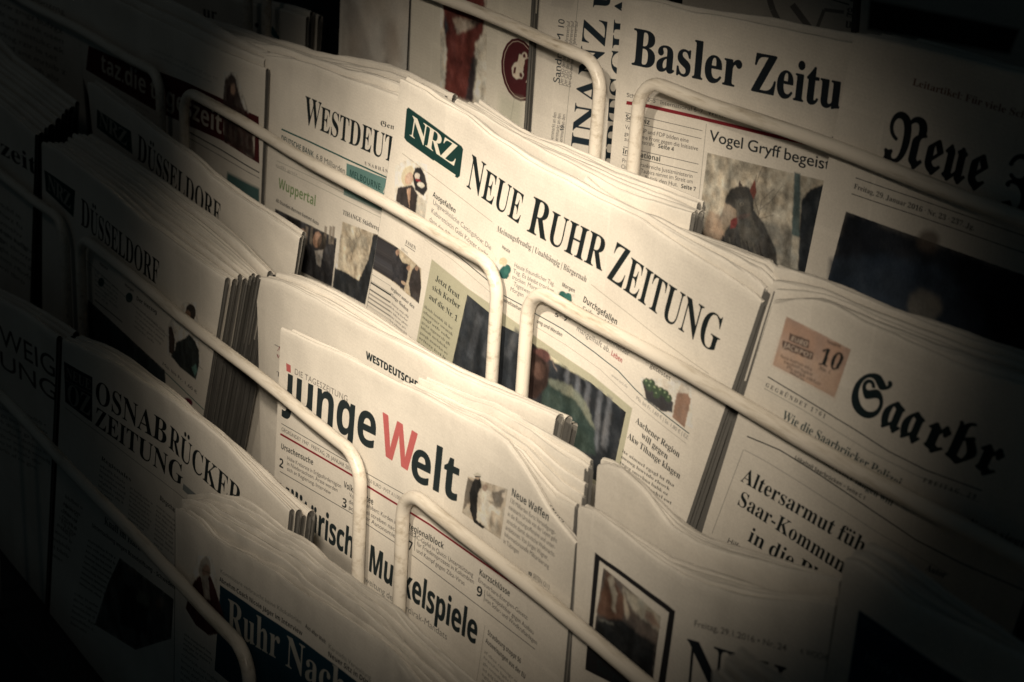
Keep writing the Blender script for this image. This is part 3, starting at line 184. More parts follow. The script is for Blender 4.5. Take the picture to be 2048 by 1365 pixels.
'serif r':(428,[[27,0,27,24,52,29,68,38,75,55,78,83,78,375,76,406,69,425,63,430,44,436,30,437,31,462,217,462,217,375,245,417,261,434,279,449,296,460,313,468,347,474,367,473,384,469,398,462,410,453,426,428,430,413,430,382,427,370,414,349,405,341,382,332,357,332,346,334,331,344,303,379,289,386,281,387,271,385,251,372,241,360,233,345,223,308,222,286,222,83,226,55,230,45,246,32,258,28,294,24,294,0]]),
'bold s':(497,[[199,-10,150,-6,108,2,66,14,46,22,46,145,92,127,141,112,189,102,231,99,269,102,283,106,302,119,311,136,312,153,308,165,300,177,258,204,170,243,110,275,81,299,61,328,49,362,45,404,49,440,60,470,78,497,104,518,136,535,173,547,214,554,261,556,311,554,358,546,405,533,453,513,408,406,332,435,296,443,259,446,230,444,210,437,197,426,193,410,195,398,202,387,214,376,265,350,351,313,388,293,418,270,441,242,449,225,458,185,459,162,455,123,444,89,426,59,401,35,368,15,328,1,280,-7]]),
'serif s':(429,[[225,-15,204,-14,156,-2,124,11,114,13,98,11,89,7,81,-2,76,-13,53,-13,53,157,79,157,87,127,98,101,112,78,129,58,148,42,167,31,188,24,209,22,242,26,255,32,275,49,281,60,285,73,286,87,283,107,273,125,256,142,159,193,135,206,113,221,81,252,70,269,62,288,57,307,55,328,58,358,65,386,78,411,97,433,119,451,146,465,176,472,218,475,258,468,310,455,325,455,332,459,343,475,363,475,363,330,340,330,331,355,320,378,307,397,293,413,259,434,241,439,222,441,194,437,173,426,160,408,156,386,160,364,172,346,191,330,218,315,309,269,346,241,360,226,370,208,377,189,382,166,383,141,380,107,372,77,359,50,340,27,316,9,289,-5,259,-12]]),
'bold t':(434,[[241,-9,197,-1,159,15,143,28,129,43,117,62,107,83,95,138,94,171,94,434,23,434,23,497,105,547,148,662,243,662,243,546,396,546,396,434,243,434,243,171,244,156,253,133,271,118,294,110,320,109,368,117,402,126,402,15,343,-3,286,-10]]),
'serif t':(340,[[184,-14,156,-12,133,-7,113,3,98,16,87,32,79,53,74,77,72,106,72,415,30,415,30,446,85,500,131,550,167,593,192,631,215,631,215,462,309,462,309,415,215,415,215,122,219,84,227,69,233,64,250,60,267,63,282,73,295,89,307,111,331,98,305,49,271,14,231,-7]]),
'bold u':(657,[[269,-10,227,-7,190,2,157,17,128,38,105,65,88,99,78,141,75,190,75,546,224,546,224,227,225,200,229,176,236,156,245,139,257,126,272,117,291,111,312,109,343,112,369,121,390,135,405,156,416,181,424,212,430,289,430,546,579,546,579,0,465,0,445,70,437,70,423,50,406,34,387,20,366,9,319,-5,294,-9]]),
'frak u':(537,[[162,-23,135,-10,140,0,133,7,52,40,52,70,67,74,78,83,85,98,87,119,87,334,86,357,82,375,76,388,67,396,44,372,22,392,128,509,152,490,146,483,151,475,176,459,192,439,201,415,204,385,204,140,205,120,209,104,218,92,235,88,247,92,264,103,313,148,313,372,311,389,305,403,294,412,280,417,280,447,302,455,326,469,345,487,356,509,386,509,391,497,407,477,429,461,452,450,463,447,463,417,449,412,438,401,432,386,430,366,430,134,431,116,434,104,440,97,451,95,467,103,493,127,515,107,399,-23,373,-7,379,3,337,27,322,44,314,68,313,107]]),
'serif u':(558,[[195,-15,163,-12,136,-5,114,8,97,26,84,48,75,75,70,107,68,144,68,369,66,399,59,421,52,428,32,437,17,438,17,462,211,462,211,110,214,87,225,69,232,62,251,54,263,53,285,56,305,64,324,78,340,98,340,369,337,401,334,413,329,422,322,429,312,434,282,438,282,462,482,462,482,104,488,65,493,58,509,49,536,44,536,19,493,17,446,11,395,0,340,-15,340,60,327,43,295,16,258,-4,217,-14]]),
'bold v':(569,[[208,0,0,546,156,546,261,235,280,149,282,123,286,123,293,178,308,235,413,546,569,546,361,0]]),
'serif v':(456,[[212,-15,57,369,33,419,27,426,18,432,-4,437,-4,462,244,462,244,438,215,436,202,431,194,423,194,399,275,182,351,376,359,405,356,419,345,430,327,436,303,438,303,462,454,462,454,439,430,430,414,415,401,393,387,362,238,-15]]),
'bold w':(856,[[165,0,10,546,158,546,221,304,234,244,244,177,251,125,255,125,267,211,280,284,347,546,511,546,575,284,585,239,595,176,599,125,603,125,622,243,635,304,700,546,846,546,689,0,527,0,485,191,474,242,457,314,440,385,429,432,425,432,415,385,398,314,381,241,369,189,325,0]]),
'serif w':(647,[[182,-15,25,394,18,411,9,424,-2,432,-16,437,-16,462,206,462,206,437,189,435,178,431,172,423,170,411,172,396,178,376,248,189,314,350,295,407,287,424,277,433,261,438,250,439,250,462,481,462,481,437,463,435,450,430,443,422,440,409,443,390,500,210,569,381,576,410,573,422,566,430,530,439,530,462,663,462,663,439,645,435,633,424,613,384,453,-15,430,-15,332,293,208,-15]]),
'bold z':(488,[[27,0,27,88,280,432,42,432,42,546,449,546,449,449,203,114,458,114,458,0]]),
'serif z':(436,[[19,0,19,21,250,428,165,427,123,415,108,405,94,391,83,372,73,349,65,322,39,322,47,462,409,462,409,433,187,37,260,39,288,44,312,53,332,65,348,81,363,103,376,129,387,160,411,160,399,0]]),
}
def _map(t, u, l, d=None):
    o = ''
    for c in t:
        if 'A' <= c <= 'Z': o += chr(u + ord(c) - 65)
        elif 'a' <= c <= 'z': o += chr(l + ord(c) - 97)
        elif d and c.isdigit(): o += chr(d + ord(c) - 48)
        else: o += c
    return o
STY = {'serif': (0x1D400, 0x1D41A, 0x1D7CE), 'frak': (0x1D56C, 0x1D586, None),
       'bold': (0x1D5D4, 0x1D5EE, 0x1D7EC), 'sans': None}
BASE = {'ü': 'u', 'ö': 'o', 'ä': 'a', 'Ü': 'U', 'Ö': 'O', 'Ä': 'A'}
EM = 220
_fc = bpy.data.curves.new('glyph_probe', 'FONT')
_fo = bpy.data.objects.new('glyph_probe', _fc)
SC.collection.objects.link(_fo)
_dg = bpy.context.evaluated_depsgraph_get()
def _verts(body):
    _fc.body = body
    _fo.update_tag(); bpy.context.view_layer.update()
    e = _fo.evaluated_get(bpy.context.evaluated_depsgraph_get())
    m = e.to_mesh()
    m.calc_loop_triangles()
    v = np.empty(len(m.vertices) * 3, np.float32); m.vertices.foreach_get('co', v)
    t = np.empty(len(m.loop_triangles) * 3, np.int32); m.loop_triangles.foreach_get('vertices', t)
    e.to_mesh_clear()
    return v.reshape(-1, 3)[:, :2], t.reshape(-1, 3)
CH = [c for c in map(chr, range(33, 127)) if c != '|'] + list('äöüÄÖÜß€·•–|°')
_LIST = [(c, 'sans') for c in CH]
_raw = {}
def _probe():
    """one text object holds every glyph on a line of its own between two bars"""
    mk = lambda c, st: c if not STY[st] else _map(c, *STY[st])
    _fc.space_line = 4.0
    v, t = _verts('\n'.join(['|  |'] + ['| ' + mk(c, st) + ' |' for c, st in _LIST]))
    y = v[:, 1]; line = np.rint(-(y - .3) / 4.0).astype(int)
    tl = line[t[:, 0]]
    v0 = v[line == 0]; ref = v0[:, 0].max() - v0[:, 0].min()
    x0 = v0[:, 0].min(); bw = v0[v0[:, 0] < x0 + .3, 0].max() - x0
    order = np.argsort(tl, kind='stable'); t = t[order]; tl = tl[order]
    st_ = np.searchsorted(tl, np.arange(len(_LIST) + 2))
    for i, k in enumerate(_LIST):
        tt = t[st_[i + 1]:st_[i + 2]]; vv = v.copy() if False else v
        xs = vv[tt][:, :, 0]; cx = xs.mean(1); xm = xs.max(); xn = xs.min()
        keep = (cx > xn + bw + .02) & (cx < xm - bw - .02)
        adv = float(xm - xn - ref)
        tt = tt[keep]
        if len(tt) == 0: _raw[k] = (np.zeros((0, 2)), tt, adv); continue
        u, inv = np.unique(tt, return_inverse=True)
        _raw[k] = (v[u] - [xn + (ref + bw) / 2 - bw / 2, -4.0 * (i + 1)], inv.reshape(-1, 3), adv)
_probe()
_cache = {}
def glyph(c, style):
    """(pyramid of coverage masks, x0, y0, advance); units of the em"""
    k = (c, style)
    if k in _cache: return _cache[k]
    loops = None
    if style + ' ' + c in GLYPHS:
        adv, txt = GLYPHS[style + ' ' + c]; adv /= 1000
        loops = [np.array(l).reshape(-1, 2) / 1000 for l in txt]
        v = np.concatenate(loops); t = [0]
    else:
        v, t, adv = _raw[(c if c in CH else '.', 'sans')]
    if len(v) == 0 or len(t) == 0:
        r = (None, 0, 0, adv)
    else:
        pad = 0.03
        x0, y0 = v.min(0) - pad; x1, y1 = v.max(0) + pad
        n = EM * 2
        w, h = int((x1 - x0) * n) // 2 * 2 + 2, int((y1 - y0) * n) // 2 * 2 + 2
        m = np.zeros((h, w), bool)
        if loops:
            ys = np.arange(h) + .5; xs = np.arange(w) + .5
            for l in loops:
                q = (l - [x0, y0]) * n
                for A, B in zip(q, np.roll(q, -1, 0)):
                    lo, hi = sorted((A[1], B[1]))
                    j0, j1 = int(math.ceil(lo - .5)), int(math.ceil(hi - .5))
                    if j1 <= j0: continue
                    cut = (B[0] - A[0]) * (ys[j0:j1] - A[1]) / (B[1] - A[1]) + A[0]
                    m[j0:j1] ^= xs[None] < cut[:, None]
        else:
            q = (v - [x0, y0]) * n
            for a, b, d in t:
                A, B, D = q[a], q[b], q[d]
                lx, hx = int(min(A[0], B[0], D[0])), int(max(A[0], B[0], D[0])) + 2
                ly, hy = int(min(A[1], B[1], D[1])), int(max(A[1], B[1], D[1])) + 2
                X, Y = np.meshgrid(np.arange(lx, min(hx, w)) + .5, np.arange(ly, min(hy, h)) + .5)
                e = lambda P, Q: (Q[0] - P[0]) * (Y - P[1]) - (Q[1] - P[1]) * (X - P[0])
                e1, e2, e3 = e(A, B), e(B, D), e(D, A)
                m[ly:ly + X.shape[0], lx:lx + X.shape[1]] |= ((e1 >= 0) & (e2 >= 0) & (e3 >= 0)) | ((e1 <= 0) & (e2 <= 0) & (e3 <= 0))
        f = m.reshape(h // 2, 2, w // 2, 2).mean((1, 3)).astype(np.float32)
        pyr = [f]
        while min(pyr[-1].shape) > 8:
            g = pyr[-1]; g = np.pad(g, ((0, g.shape[0] % 2), (0, g.shape[1] % 2)))
            pyr.append(g.reshape(g.shape[0] // 2, 2, g.shape[1] // 2, 2).mean((1, 3)))
        r = (pyr, float(x0), float(y0), adv)
    _cache[k] = r
    return r
def layout(text, style, track=0.0):
    """list of (glyph, x, y, scale) and the total width in em"""
    out, x = [], 0.0
    for c in text:
        if c == ' ':
            x += 0.24 + track; continue
        b = BASE.get(c, c)
        if b != c and STY[style]:
            g = glyph(b, style); out.append((g, x, 0, 1))
            d = glyph('.', 'sans')
            yy = 0.56 if b.islower() else 0.76
            for k in (-1, 1): out.append((d, x + g[3] / 2 + k * 0.10 - d[3] / 2 * 1.15, yy, 1.15))
        else:
            g = glyph(c, style); out.append((g, x, 0, 1))
        x += g[3] + track
    return out, x - track
CAP = {'serif': 0.0, 'frak': 0.0, 'bold': 0.0, 'sans': 0.0}
for _s in CAP:
    _g = glyph('H', _s); CAP[_s] = _g[0][0].shape[0] / EM - 0.06

# ------------------------------------------------------------------ a printed page
def s2l(c): return tuple((x / 12.92 if x <= .04045 else ((x + .055) / 1.055) ** 2.4) for x in c)
INK = (0.011, 0.016, 0.018)
PAPER = (0.66, 0.625, 0.565)
class Page:
    """A printed sheet lying on the plane n = n0 - lean (v - v0); everything on it is placed in photo pixels and
    turned into millimetres on the sheet."""
    def __init__(s, pts, n0, lean, v0, up=None, down_=0.5, res=3.4, tone=PAPER, seed=1):
        s.n0, s.lean, s.v0 = n0, lean, v0
        q = np.array([unproj(p, n0, lean, v0)[:2] for p in pts])
        s.x0, s.x1 = q[:, 0].min() - .01, q[:, 0].max() + .01
        s.v1, s.vb = q[:, 1].max() + .02, q[:, 1].min() - down_
        k = res * S * 1000
        s.k = k
        s.w, s.h = int((s.x1 - s.x0) * k) + 1, int((s.v1 - s.vb) * k) + 1
        rg = np.random.RandomState(seed)
        s.img = np.empty((s.h, s.w, 3), np.float32); s.img[:] = tone
        s.rg = rg
        # the back of the sheet shows through faintly: columns and a few dark pictures
        sh = np.ones((s.h, s.w), np.float32); cw = int(.085 * k / 1.0) + 4
        for cx in range(0, s.w, cw):
            y = rg.randint(0, 60)
            while y < s.h:
                hh = rg.randint(40, 260)
                if rg.rand() < .2: sh[y:y + hh, cx + 4:cx + cw - 4] = .955
                else:
                    for yy in range(y, min(y + hh, s.h), 9): sh[yy:yy + 4, cx + 5:cx + cw - 5 - rg.randint(0, 12)] = .972
                y += hh + 14
        s.img *= sh[:, ::-1, None]
        s.upv = np.array([0.0, 1.0])
    def uv(s, x, v): return (x - s.x0) / (s.x1 - s.x0), (v - s.vb) / (s.v1 - s.vb)
    def t(s, p):
        q = unproj(p, s.n0, s.lean, s.v0)
        return np.array([(q[0] - s.x0) * s.k, (s.v1 - q[1]) * s.k])
    def blend(s, x, y, a, col):
        h, w = a.shape
        X0, Y0 = max(x, 0), max(y, 0); X1, Y1 = min(x + w, s.w), min(y + h, s.h)
        if X1 <= X0 or Y1 <= Y0: return
        a = a[Y0 - y:Y1 - y, X0 - x:X1 - x, None]
        r = s.img[Y0:Y1, X0:X1]
        r += (np.asarray(col, np.float32) - r) * a
    def _affine(s, o, ex, ey, lay, col, a0=1.0):
        """o origin (texels), ex / ey texels per em"""
        M = np.array([ex, ey]).T; Mi = np.linalg.inv(M)
        scale = EM / max(np.linalg.norm(ex), np.linalg.norm(ey))
        lv = max(0, int(round(math.log2(max(EM / math.sqrt(abs(np.linalg.det(M))), 1)) - 0.2)))
        for g, gx, gy, gs in lay:
            if g[0] is None: continue
            L = min(lv, len(g[0]) - 1); m = g[0][L]; e = EM / 2 ** L
            W_, H_ = m.shape[1] / e * gs, m.shape[0] / e * gs
            b0 = np.array([gx + g[1] * gs, gy + g[2] * gs])
            cs = np.array([o + M @ (b0 + d) for d in ([0, 0], [W_, 0], [0, H_], [W_, H_])])
            lo = np.floor(cs.min(0)).astype(int) - 1; hi = np.ceil(cs.max(0)).astype(int) + 1
            if hi[0] < 0 or hi[1] < 0 or lo[0] > s.w or lo[1] > s.h: continue
            X, Y = np.meshgrid(np.arange(lo[0], hi[0]) + .5, np.arange(lo[1], hi[1]) + .5)
            dx, dy = X - o[0], Y - o[1]
            U = ((Mi[0, 0] * dx + Mi[0, 1] * dy) - b0[0]) / gs * e - .5
            V = ((Mi[1, 0] * dx + Mi[1, 1] * dy) - b0[1]) / gs * e - .5
            ok = (U > -1) & (V > -1) & (U < m.shape[1]) & (V < m.shape[0])
            mp = np.pad(m, 1)
            U = np.clip(U + 1, 0, mp.shape[1] - 1.001); V = np.clip(V + 1, 0, mp.shape[0] - 1.001)
            iu, iv = U.astype(int), V.astype(int); fu, fv = U - iu, V - iv
            a = (mp[iv, iu] * (1 - fu) + mp[iv, iu + 1] * fu) * (1 - fv) + (mp[iv + 1, iu] * (1 - fu) + mp[iv + 1, iu + 1] * fu) * fv
            s.blend(lo[0], lo[1], (a * ok * a0).astype(np.float32), col)
    def upvec(s, p, hpx, top=None):
        o = s.t(p)
        if top is not None: return s.t(top) - o
        d = np.array([s.upv[0], -s.upv[1]])                   # texels, y down
        q = unproj(p, s.n0, s.lean, s.v0)
        def px(l):
            v = q[1] + s.upv[1] * l; return proj(q[0] + s.upv[0] * l, v, s.n0 - s.lean * (v - s.v0))
        ppu = np.linalg.norm(px(.01) - px(0)) / .01
        return d * (hpx / ppu) * s.k
    def text(s, txt, p0, p1, h, style='serif', col=INK, top=None, a=1.0, track=0.0, fat=0.0):
        """baseline from pixel p0 to p1, capital height h pixels measured along the sheet"""
        lay, w = layout(txt, style, track)
        o = s.t(p0)
        ex = (s.t(p1) - o) / w
        ey = s.upvec(p0, h, top) / CAP[style]
        for k in ((-fat, 0), (fat, 0), (0, fat * .5), (0, -fat * .5)) if fat else ((0, 0),):
            s._affine(o + np.array(k), ex, ey, lay, col, a)
    def poly(s, pts, col, a=1.0, soft=0.8):
        q = np.array([s.t(p) for p in pts])
        lo = np.floor(q.min(0) - 3 * soft).astype(int) - 1; hi = np.ceil(q.max(0) + 3 * soft).astype(int) + 2
        lo = np.maximum(lo, -50); hi = np.minimum(hi, [s.w + 50, s.h + 50])
        if (hi <= lo).any(): return
        X, Y = np.meshgrid(np.arange(lo[0], hi[0]) + .5, np.arange(lo[1], hi[1]) + .5)
        ins = np.zeros(X.shape, bool); dist = np.full(X.shape, 1e9, np.float32)
        for i in range(len(q)):
            A, B = q[i], q[(i + 1) % len(q)]
            if A[1] != B[1]:
                c = ((A[1] > Y) != (B[1] > Y)) & (X < (B[0] - A[0]) * (Y - A[1]) / (B[1] - A[1]) + A[0])
                ins ^= c
            d = B - A; L = max(d @ d, 1e-9)
            tt = np.clip(((X - A[0]) * d[0] + (Y - A[1]) * d[1]) / L, 0, 1)
            dist = np.minimum(dist, np.hypot(X - A[0] - tt * d[0], Y - A[1] - tt * d[1]))
        sd = np.where(ins, dist, -dist)
        m = np.clip(sd / (2 * soft) + .5, 0, 1) * a
        s.blend(lo[0], lo[1], m.astype(np.float32), col)
    def ell(s, c, rx, ry, col, rot=0, a=1.0, soft=1.2, n=18):
        r = math.radians(rot)
        s.poly([(c[0] + rx * math.cos(i * 2 * math.pi / n) * math.cos(r) - ry * math.sin(i * 2 * math.pi / n) * math.sin(r),
                 c[1] + rx * math.cos(i * 2 * math.pi / n) * math.sin(r) + ry * math.sin(i * 2 * math.pi / n) * math.cos(r)) for i in range(n)], col, a, soft)
    def line(s, pts, wpx, col=INK, a=1.0):
        for A, B in zip(pts[:-1], pts[1:]):
            A, B = np.array(A, float), np.array(B, float)
            d = B - A; d /= max(np.linalg.norm(d), 1e-6); nn = np.array([-d[1], d[0]]) * wpx / 2
            s.poly([A - nn, B - nn, B + nn, A + nn], col, a, .6)
    def noise(s, pts, amt, cell=6):
        """mottled photographic tone inside a pixel quadrilateral"""
        q = np.array([s.t(p) for p in pts]); lo = np.maximum(q.min(0).astype(int), 0); hi = np.minimum(q.max(0).astype(int) + 1, [s.w, s.h])
        if (hi - lo < 3).any(): return
        h, w = hi[1] - lo[1], hi[0] - lo[0]
        f = np.zeros((h, w), np.float32)
        for c, am in ((cell * 4, .6), (cell, .4)):
            g = s.rg.rand(h // c + 3, w // c + 3).astype(np.float32) - .5
            yy, xx = np.arange(h) / c, np.arange(w) / c
            iy, ix = yy.astype(int), xx.astype(int); fy, fx = (yy - iy)[:, None], (xx - ix)[None]
            f += am * ((g[iy][:, ix] * (1 - fx) + g[iy][:, ix + 1] * fx) * (1 - fy) + (g[iy + 1][:, ix] * (1 - fx) + g[iy + 1][:, ix + 1] * fx) * fy)
        X, Y = np.meshgrid(np.arange(lo[0], hi[0]) + .5, np.arange(lo[1], hi[1]) + .5)
        ins = np.zeros(X.shape, bool)
        for i in range(len(q)):
            A, B = q[i], q[(i + 1) % len(q)]
            if A[1] != B[1]: ins ^= ((A[1] > Y) != (B[1] > Y)) & (X < (B[0] - A[0]) * (Y - A[1]) / (B[1] - A[1]) + A[0])
        r = s.img[lo[1]:hi[1], lo[0]:hi[0]]
        r *= np.where(ins, np.clip(1 + f * amt * 2, .1, 3), 1)[..., None]
    def photo(s, pts, r=2, amt=.45, cell=7):
        """turns flat shapes inside the outline into a printed picture: soft edges, uneven tone, grain"""
        q = np.array([s.t(p) for p in pts]); lo = np.maximum(q.min(0).astype(int) - 2, 0); hi = np.minimum(q.max(0).astype(int) + 3, [s.w, s.h])
        if (hi - lo < 8).any(): return
        h, w = hi[1] - lo[1], hi[0] - lo[0]
        X, Y = np.meshgrid(np.arange(lo[0], hi[0]) + .5, np.arange(lo[1], hi[1]) + .5)
        ins = np.zeros(X.shape, bool)
        for i in range(len(q)):
            A, B = q[i], q[(i + 1) % len(q)]
            if A[1] != B[1]: ins ^= ((A[1] > Y) != (B[1] > Y)) & (X < (B[0] - A[0]) * (Y - A[1]) / (B[1] - A[1]) + A[0])
        src = s.img[lo[1]:hi[1], lo[0]:hi[0]]
        def val(c, ax=1.0):
            cy, cx_ = max(c, 2), max(c * ax, 2)
            g = s.rg.rand(int(h / cy) + 3, int(w / cx_) + 3).astype(np.float32) - .5
            yy, xx = np.arange(h) / cy, np.arange(w) / cx_
            iy, ix = yy.astype(int), xx.astype(int); fy, fx = (yy - iy)[:, None], (xx - ix)[None]
            fy, fx = fy * fy * (3 - 2 * fy), fx * fx * (3 - 2 * fx)
            return (g[iy][:, ix] * (1 - fx) + g[iy][:, ix + 1] * fx) * (1 - fy) + (g[iy + 1][:, ix] * (1 - fx) + g[iy + 1][:, ix + 1] * fx) * fy
        # edges wander a little: sample the flat shapes through a noisy offset
        ox, oy = val(cell * 1.2) * r * 3, val(cell * 1.2) * r * 3
        xi = np.clip(np.arange(w)[None] + ox, 0, w - 1).astype(int); yi = np.clip(np.arange(h)[:, None] + oy, 0, h - 1).astype(int)
        b = src[yi, xi].copy(); out_ = ~ins[yi, xi]; b[out_] = src[out_]
        b = np.concatenate([b * ins[..., None], ins[..., None].astype(np.float32)], 2)
        for _ in range(2):
            c = np.pad(b, ((r + 1, r), (0, 0), (0, 0)), 'edge').cumsum(0); b = (c[2 * r + 1:] - c[:-2 * r - 1]) / (2 * r + 1)
            c = np.pad(b, ((0, 0), (r + 1, r), (0, 0)), 'edge').cumsum(1); b = (c[:, 2 * r + 1:] - c[:, :-2 * r - 1]) / (2 * r + 1)
        b = b[..., :3] / np.maximum(b[..., 3:], 1e-3)
        amt *= .5; f = val(cell * 6, .6) * 1.2 + val(cell * 2) * .5 + val(cell) * .3 + val(max(cell * .4, 2), .5) * .3
        add = np.maximum(f, 0)[..., None] * amt * .05
        tint = val(cell * 3)[..., None] * np.array([.06, .0, -.06], np.float32)
        o = b * np.clip(1 + f * amt * 2.2, .15, 3)[..., None] * (1 + tint * 1.5) + add
        o *= 1 + (s.rg.rand(h, w, 1).astype(np.float32) - .5) * .14
        src[ins] = np.clip(o, .008, .62)[ins]
    def body(s, tl, tr, bl, lines, hfrac=.5, style='sans', a=.8, chars=None, ragged=.12, col=INK):
        """a column of small type: too small to read in the photograph"""
        tl, tr, bl = (np.array(p, float) for p in (tl, tr, bl))
        dn = (bl - tl) / lines
        lh = np.linalg.norm(dn) * hfrac
        for i in range(lines):
            o = tl + dn * (i + .8)
            e = (tr - tl) * (1 - (s.rg.rand() * ragged if i < lines - 1 else .1 + .5 * s.rg.rand()))
            n = chars or max(6, int(np.linalg.norm(e) / (lh * .85)))
            wd, left = [], n
            while left > 0:
                l = min(left, s.rg.randint(2, 9)); wd.append(''.join(s.rg.choice(list('enirstaudhlgcmobfwkzv'), l))); left -= l + 1
            s.text(' '.join(wd), o, o + e, lh, style, col, a=a)
    def material(s, name):
        im = bpy.data.images.new(name, s.w, s.h, alpha=False)
        c = s.img.clip(0, 1)
        g = np.where(c <= .0031308, c * 12.92, 1.055 * np.power(np.maximum(c, 1e-6), 1 / 2.4) - .055)
        buf = np.ones((s.h, s.w, 4), np.float32); buf[..., :3] = g[::-1]
        im.pixels.foreach_set(buf.ravel()); im.update()
        im.pack()
        return newsprint(name, im)

def nodes(name):
    m = bpy.data.materials.new(name); m.use_nodes = True
    nt = m.node_tree; b = nt.nodes['Principled BSDF']
    return m, nt, b
def newsprint(name, im=None, tone=PAPER, lines=0.0):
    m, nt, b = nodes(name)
    N, Lk = nt.nodes, nt.links
    geo = N.new('ShaderNodeTexCoord')
    fib = N.new('ShaderNodeTexNoise'); fib.inputs['Scale'].default_value = 900; fib.inputs['Detail'].default_value = 3
    Lk.new(geo.outputs['Object'], fib.inputs['Vector'])
    blo = N.new('ShaderNodeTexNoise'); blo.inputs['Scale'].default_value = 22; blo.inputs['Detail'].default_value = 5
    Lk.new(geo.outputs['Object'], blo.inputs['Vector'])
    mr = N.new('ShaderNodeMapRange'); mr.inputs[1].default_value = .3; mr.inputs[2].default_value = .7
    mr.inputs[3].default_value = .90; mr.inputs[4].default_value = 1.06
    Lk.new(blo.outputs[0], mr.inputs[0])
    mr2 = N.new('ShaderNodeMapRange'); mr2.inputs[1].default_value = .3; mr2.inputs[2].default_value = .7
    mr2.inputs[3].default_value = .93; mr2.inputs[4].default_value = 1.05
    Lk.new(fib.outputs[0], mr2.inputs[0])
    mu = N.new('ShaderNodeMath'); mu.operation = 'MULTIPLY'
    Lk.new(mr.outputs[0], mu.inputs[0]); Lk.new(mr2.outputs[0], mu.inputs[1])
    mix = N.new('ShaderNodeMix'); mix.data_type = 'RGBA'; mix.blend_type = 'MULTIPLY'; mix.inputs[0].default_value = 1
    if im:
        t = N.new('ShaderNodeTexImage'); t.image = im; t.interpolation = 'Linear'; t.extension = 'EXTEND'
        uv = N.new('ShaderNodeUVMap'); Lk.new(uv.outputs[0], t.inputs[0])
        Lk.new(t.outputs[0], mix.inputs[6])
    else:
        mix.inputs[6].default_value = (*tone, 1)
    Lk.new(mu.outputs[0], mix.inputs[7])
    Lk.new(mix.outputs[2], b.inputs['Base Color'])
    # fine lines that run along the rack where the leaves of a folded bundle lie on each other
    dx = N.new('ShaderNodeVectorMath'); dx.operation = 'DOT_PRODUCT'; dx.inputs[1].default_value = (7, 0, 0)
    dnn = N.new('ShaderNodeVectorMath'); dnn.operation = 'DOT_PRODUCT'; dnn.inputs[1].default_value = (0, -1500 * math.cos(TH), 1500 * math.sin(TH))
    cb = N.new('ShaderNodeCombineXYZ'); ge = N.new('ShaderNodeNewGeometry')
    for q_, i_ in ((dx, 0), (dnn, 1)):
        Lk.new(ge.outputs['Position'], q_.inputs[0]); Lk.new(q_.outputs['Value'], cb.inputs[i_])
    ln = N.new('ShaderNodeTexNoise'); ln.inputs['Scale'].default_value = 1.0; ln.inputs['Detail'].default_value = 2
    Lk.new(cb.outputs[0], ln.inputs['Vector'])
    dot = N.new('ShaderNodeVectorMath'); dot.operation = 'DOT_PRODUCT'; dot.inputs[1].default_value = (0, math.sin(TH), math.cos(TH))
    Lk.new(ge.outputs['Normal'], dot.inputs[0])
    tm = N.new('ShaderNodeMapRange'); tm.inputs[1].default_value = .35; tm.inputs[2].default_value = .8
    Lk.new(dot.outputs['Value'], tm.inputs[0])                 # only on the crown of the fold
    lr = N.new('ShaderNodeMapRange'); lr.inputs[1].default_value = .36; lr.inputs[2].default_value = .52; lr.inputs[3].default_value = .62; lr.inputs[4].default_value = 1.0
    Lk.new(ln.outputs[0], lr.inputs[0])
    mx = N.new('ShaderNodeMix'); mx.inputs[2].default_value = 1.0
    Lk.new(tm.outputs[0], mx.inputs[0]); Lk.new(lr.outputs[0], mx.inputs[3])
    m3 = N.new('ShaderNodeMath'); m3.operation = 'MULTIPLY'
    Lk.new(mu.outputs[0], m3.inputs[0]); Lk.new(mx.outputs[0], m3.inputs[1]); Lk.new(m3.outputs[0], mix.inputs[7])
    b.inputs['Roughness'].default_value = .8
    b.inputs['Specular IOR Level'].default_value = .10
    bump = N.new('ShaderNodeBump'); bump.inputs['Strength'].default_value = .5; bump.inputs['Distance'].default_value = .0016
    cr = N.new('ShaderNodeTexNoise'); cr.inputs['Scale'].default_value = 34; cr.inputs['Detail'].default_value = 6; cr.inputs['Roughness'].default_value = .6
    Lk.new(geo.outputs['Object'], cr.inputs['Vector'])
    Lk.new(cr.outputs[0], bump.inputs['Height']); Lk.new(bump.outputs[0], b.inputs['Normal'])
    return m
def wire_paint():
    m, nt, b = nodes('worn cream paint')
    N, Lk = nt.nodes, nt.links
    geo = N.new('ShaderNodeTexCoord')
    mp = N.new('ShaderNodeMapping'); mp.inputs['Scale'].default_value = (9, 70, 70)
    Lk.new(geo.outputs['Object'], mp.inputs[0])
    a = N.new('ShaderNodeTexNoise'); a.inputs['Scale'].default_value = 2.2; a.inputs['Detail'].default_value = 8; a.inputs['Roughness'].default_value = .68
    Lk.new(mp.outputs[0], a.inputs['Vector'])
    r = N.new('ShaderNodeValToRGB')
    r.color_ramp.elements[0].position = .27; r.color_ramp.elements[0].color = (.24, .19, .14, 1)
    r.color_ramp.elements[1].position = .50; r.color_ramp.elements[1].color = (.66, .615, .54, 1)
    e = r.color_ramp.elements.new(.37); e.color = (.50, .45, .37, 1)
    Lk.new(a.outputs[0], r.inputs[0]); Lk.new(r.outputs[0], b.inputs['Base Color'])
    b.inputs['Roughness'].default_value = .34
    bu = N.new('ShaderNodeBump'); bu.inputs['Strength'].default_value = .25; bu.inputs['Distance'].default_value = .0006
    Lk.new(a.outputs[0], bu.inputs['Height']); Lk.new(bu.outputs[0], b.inputs['Normal'])
    return m
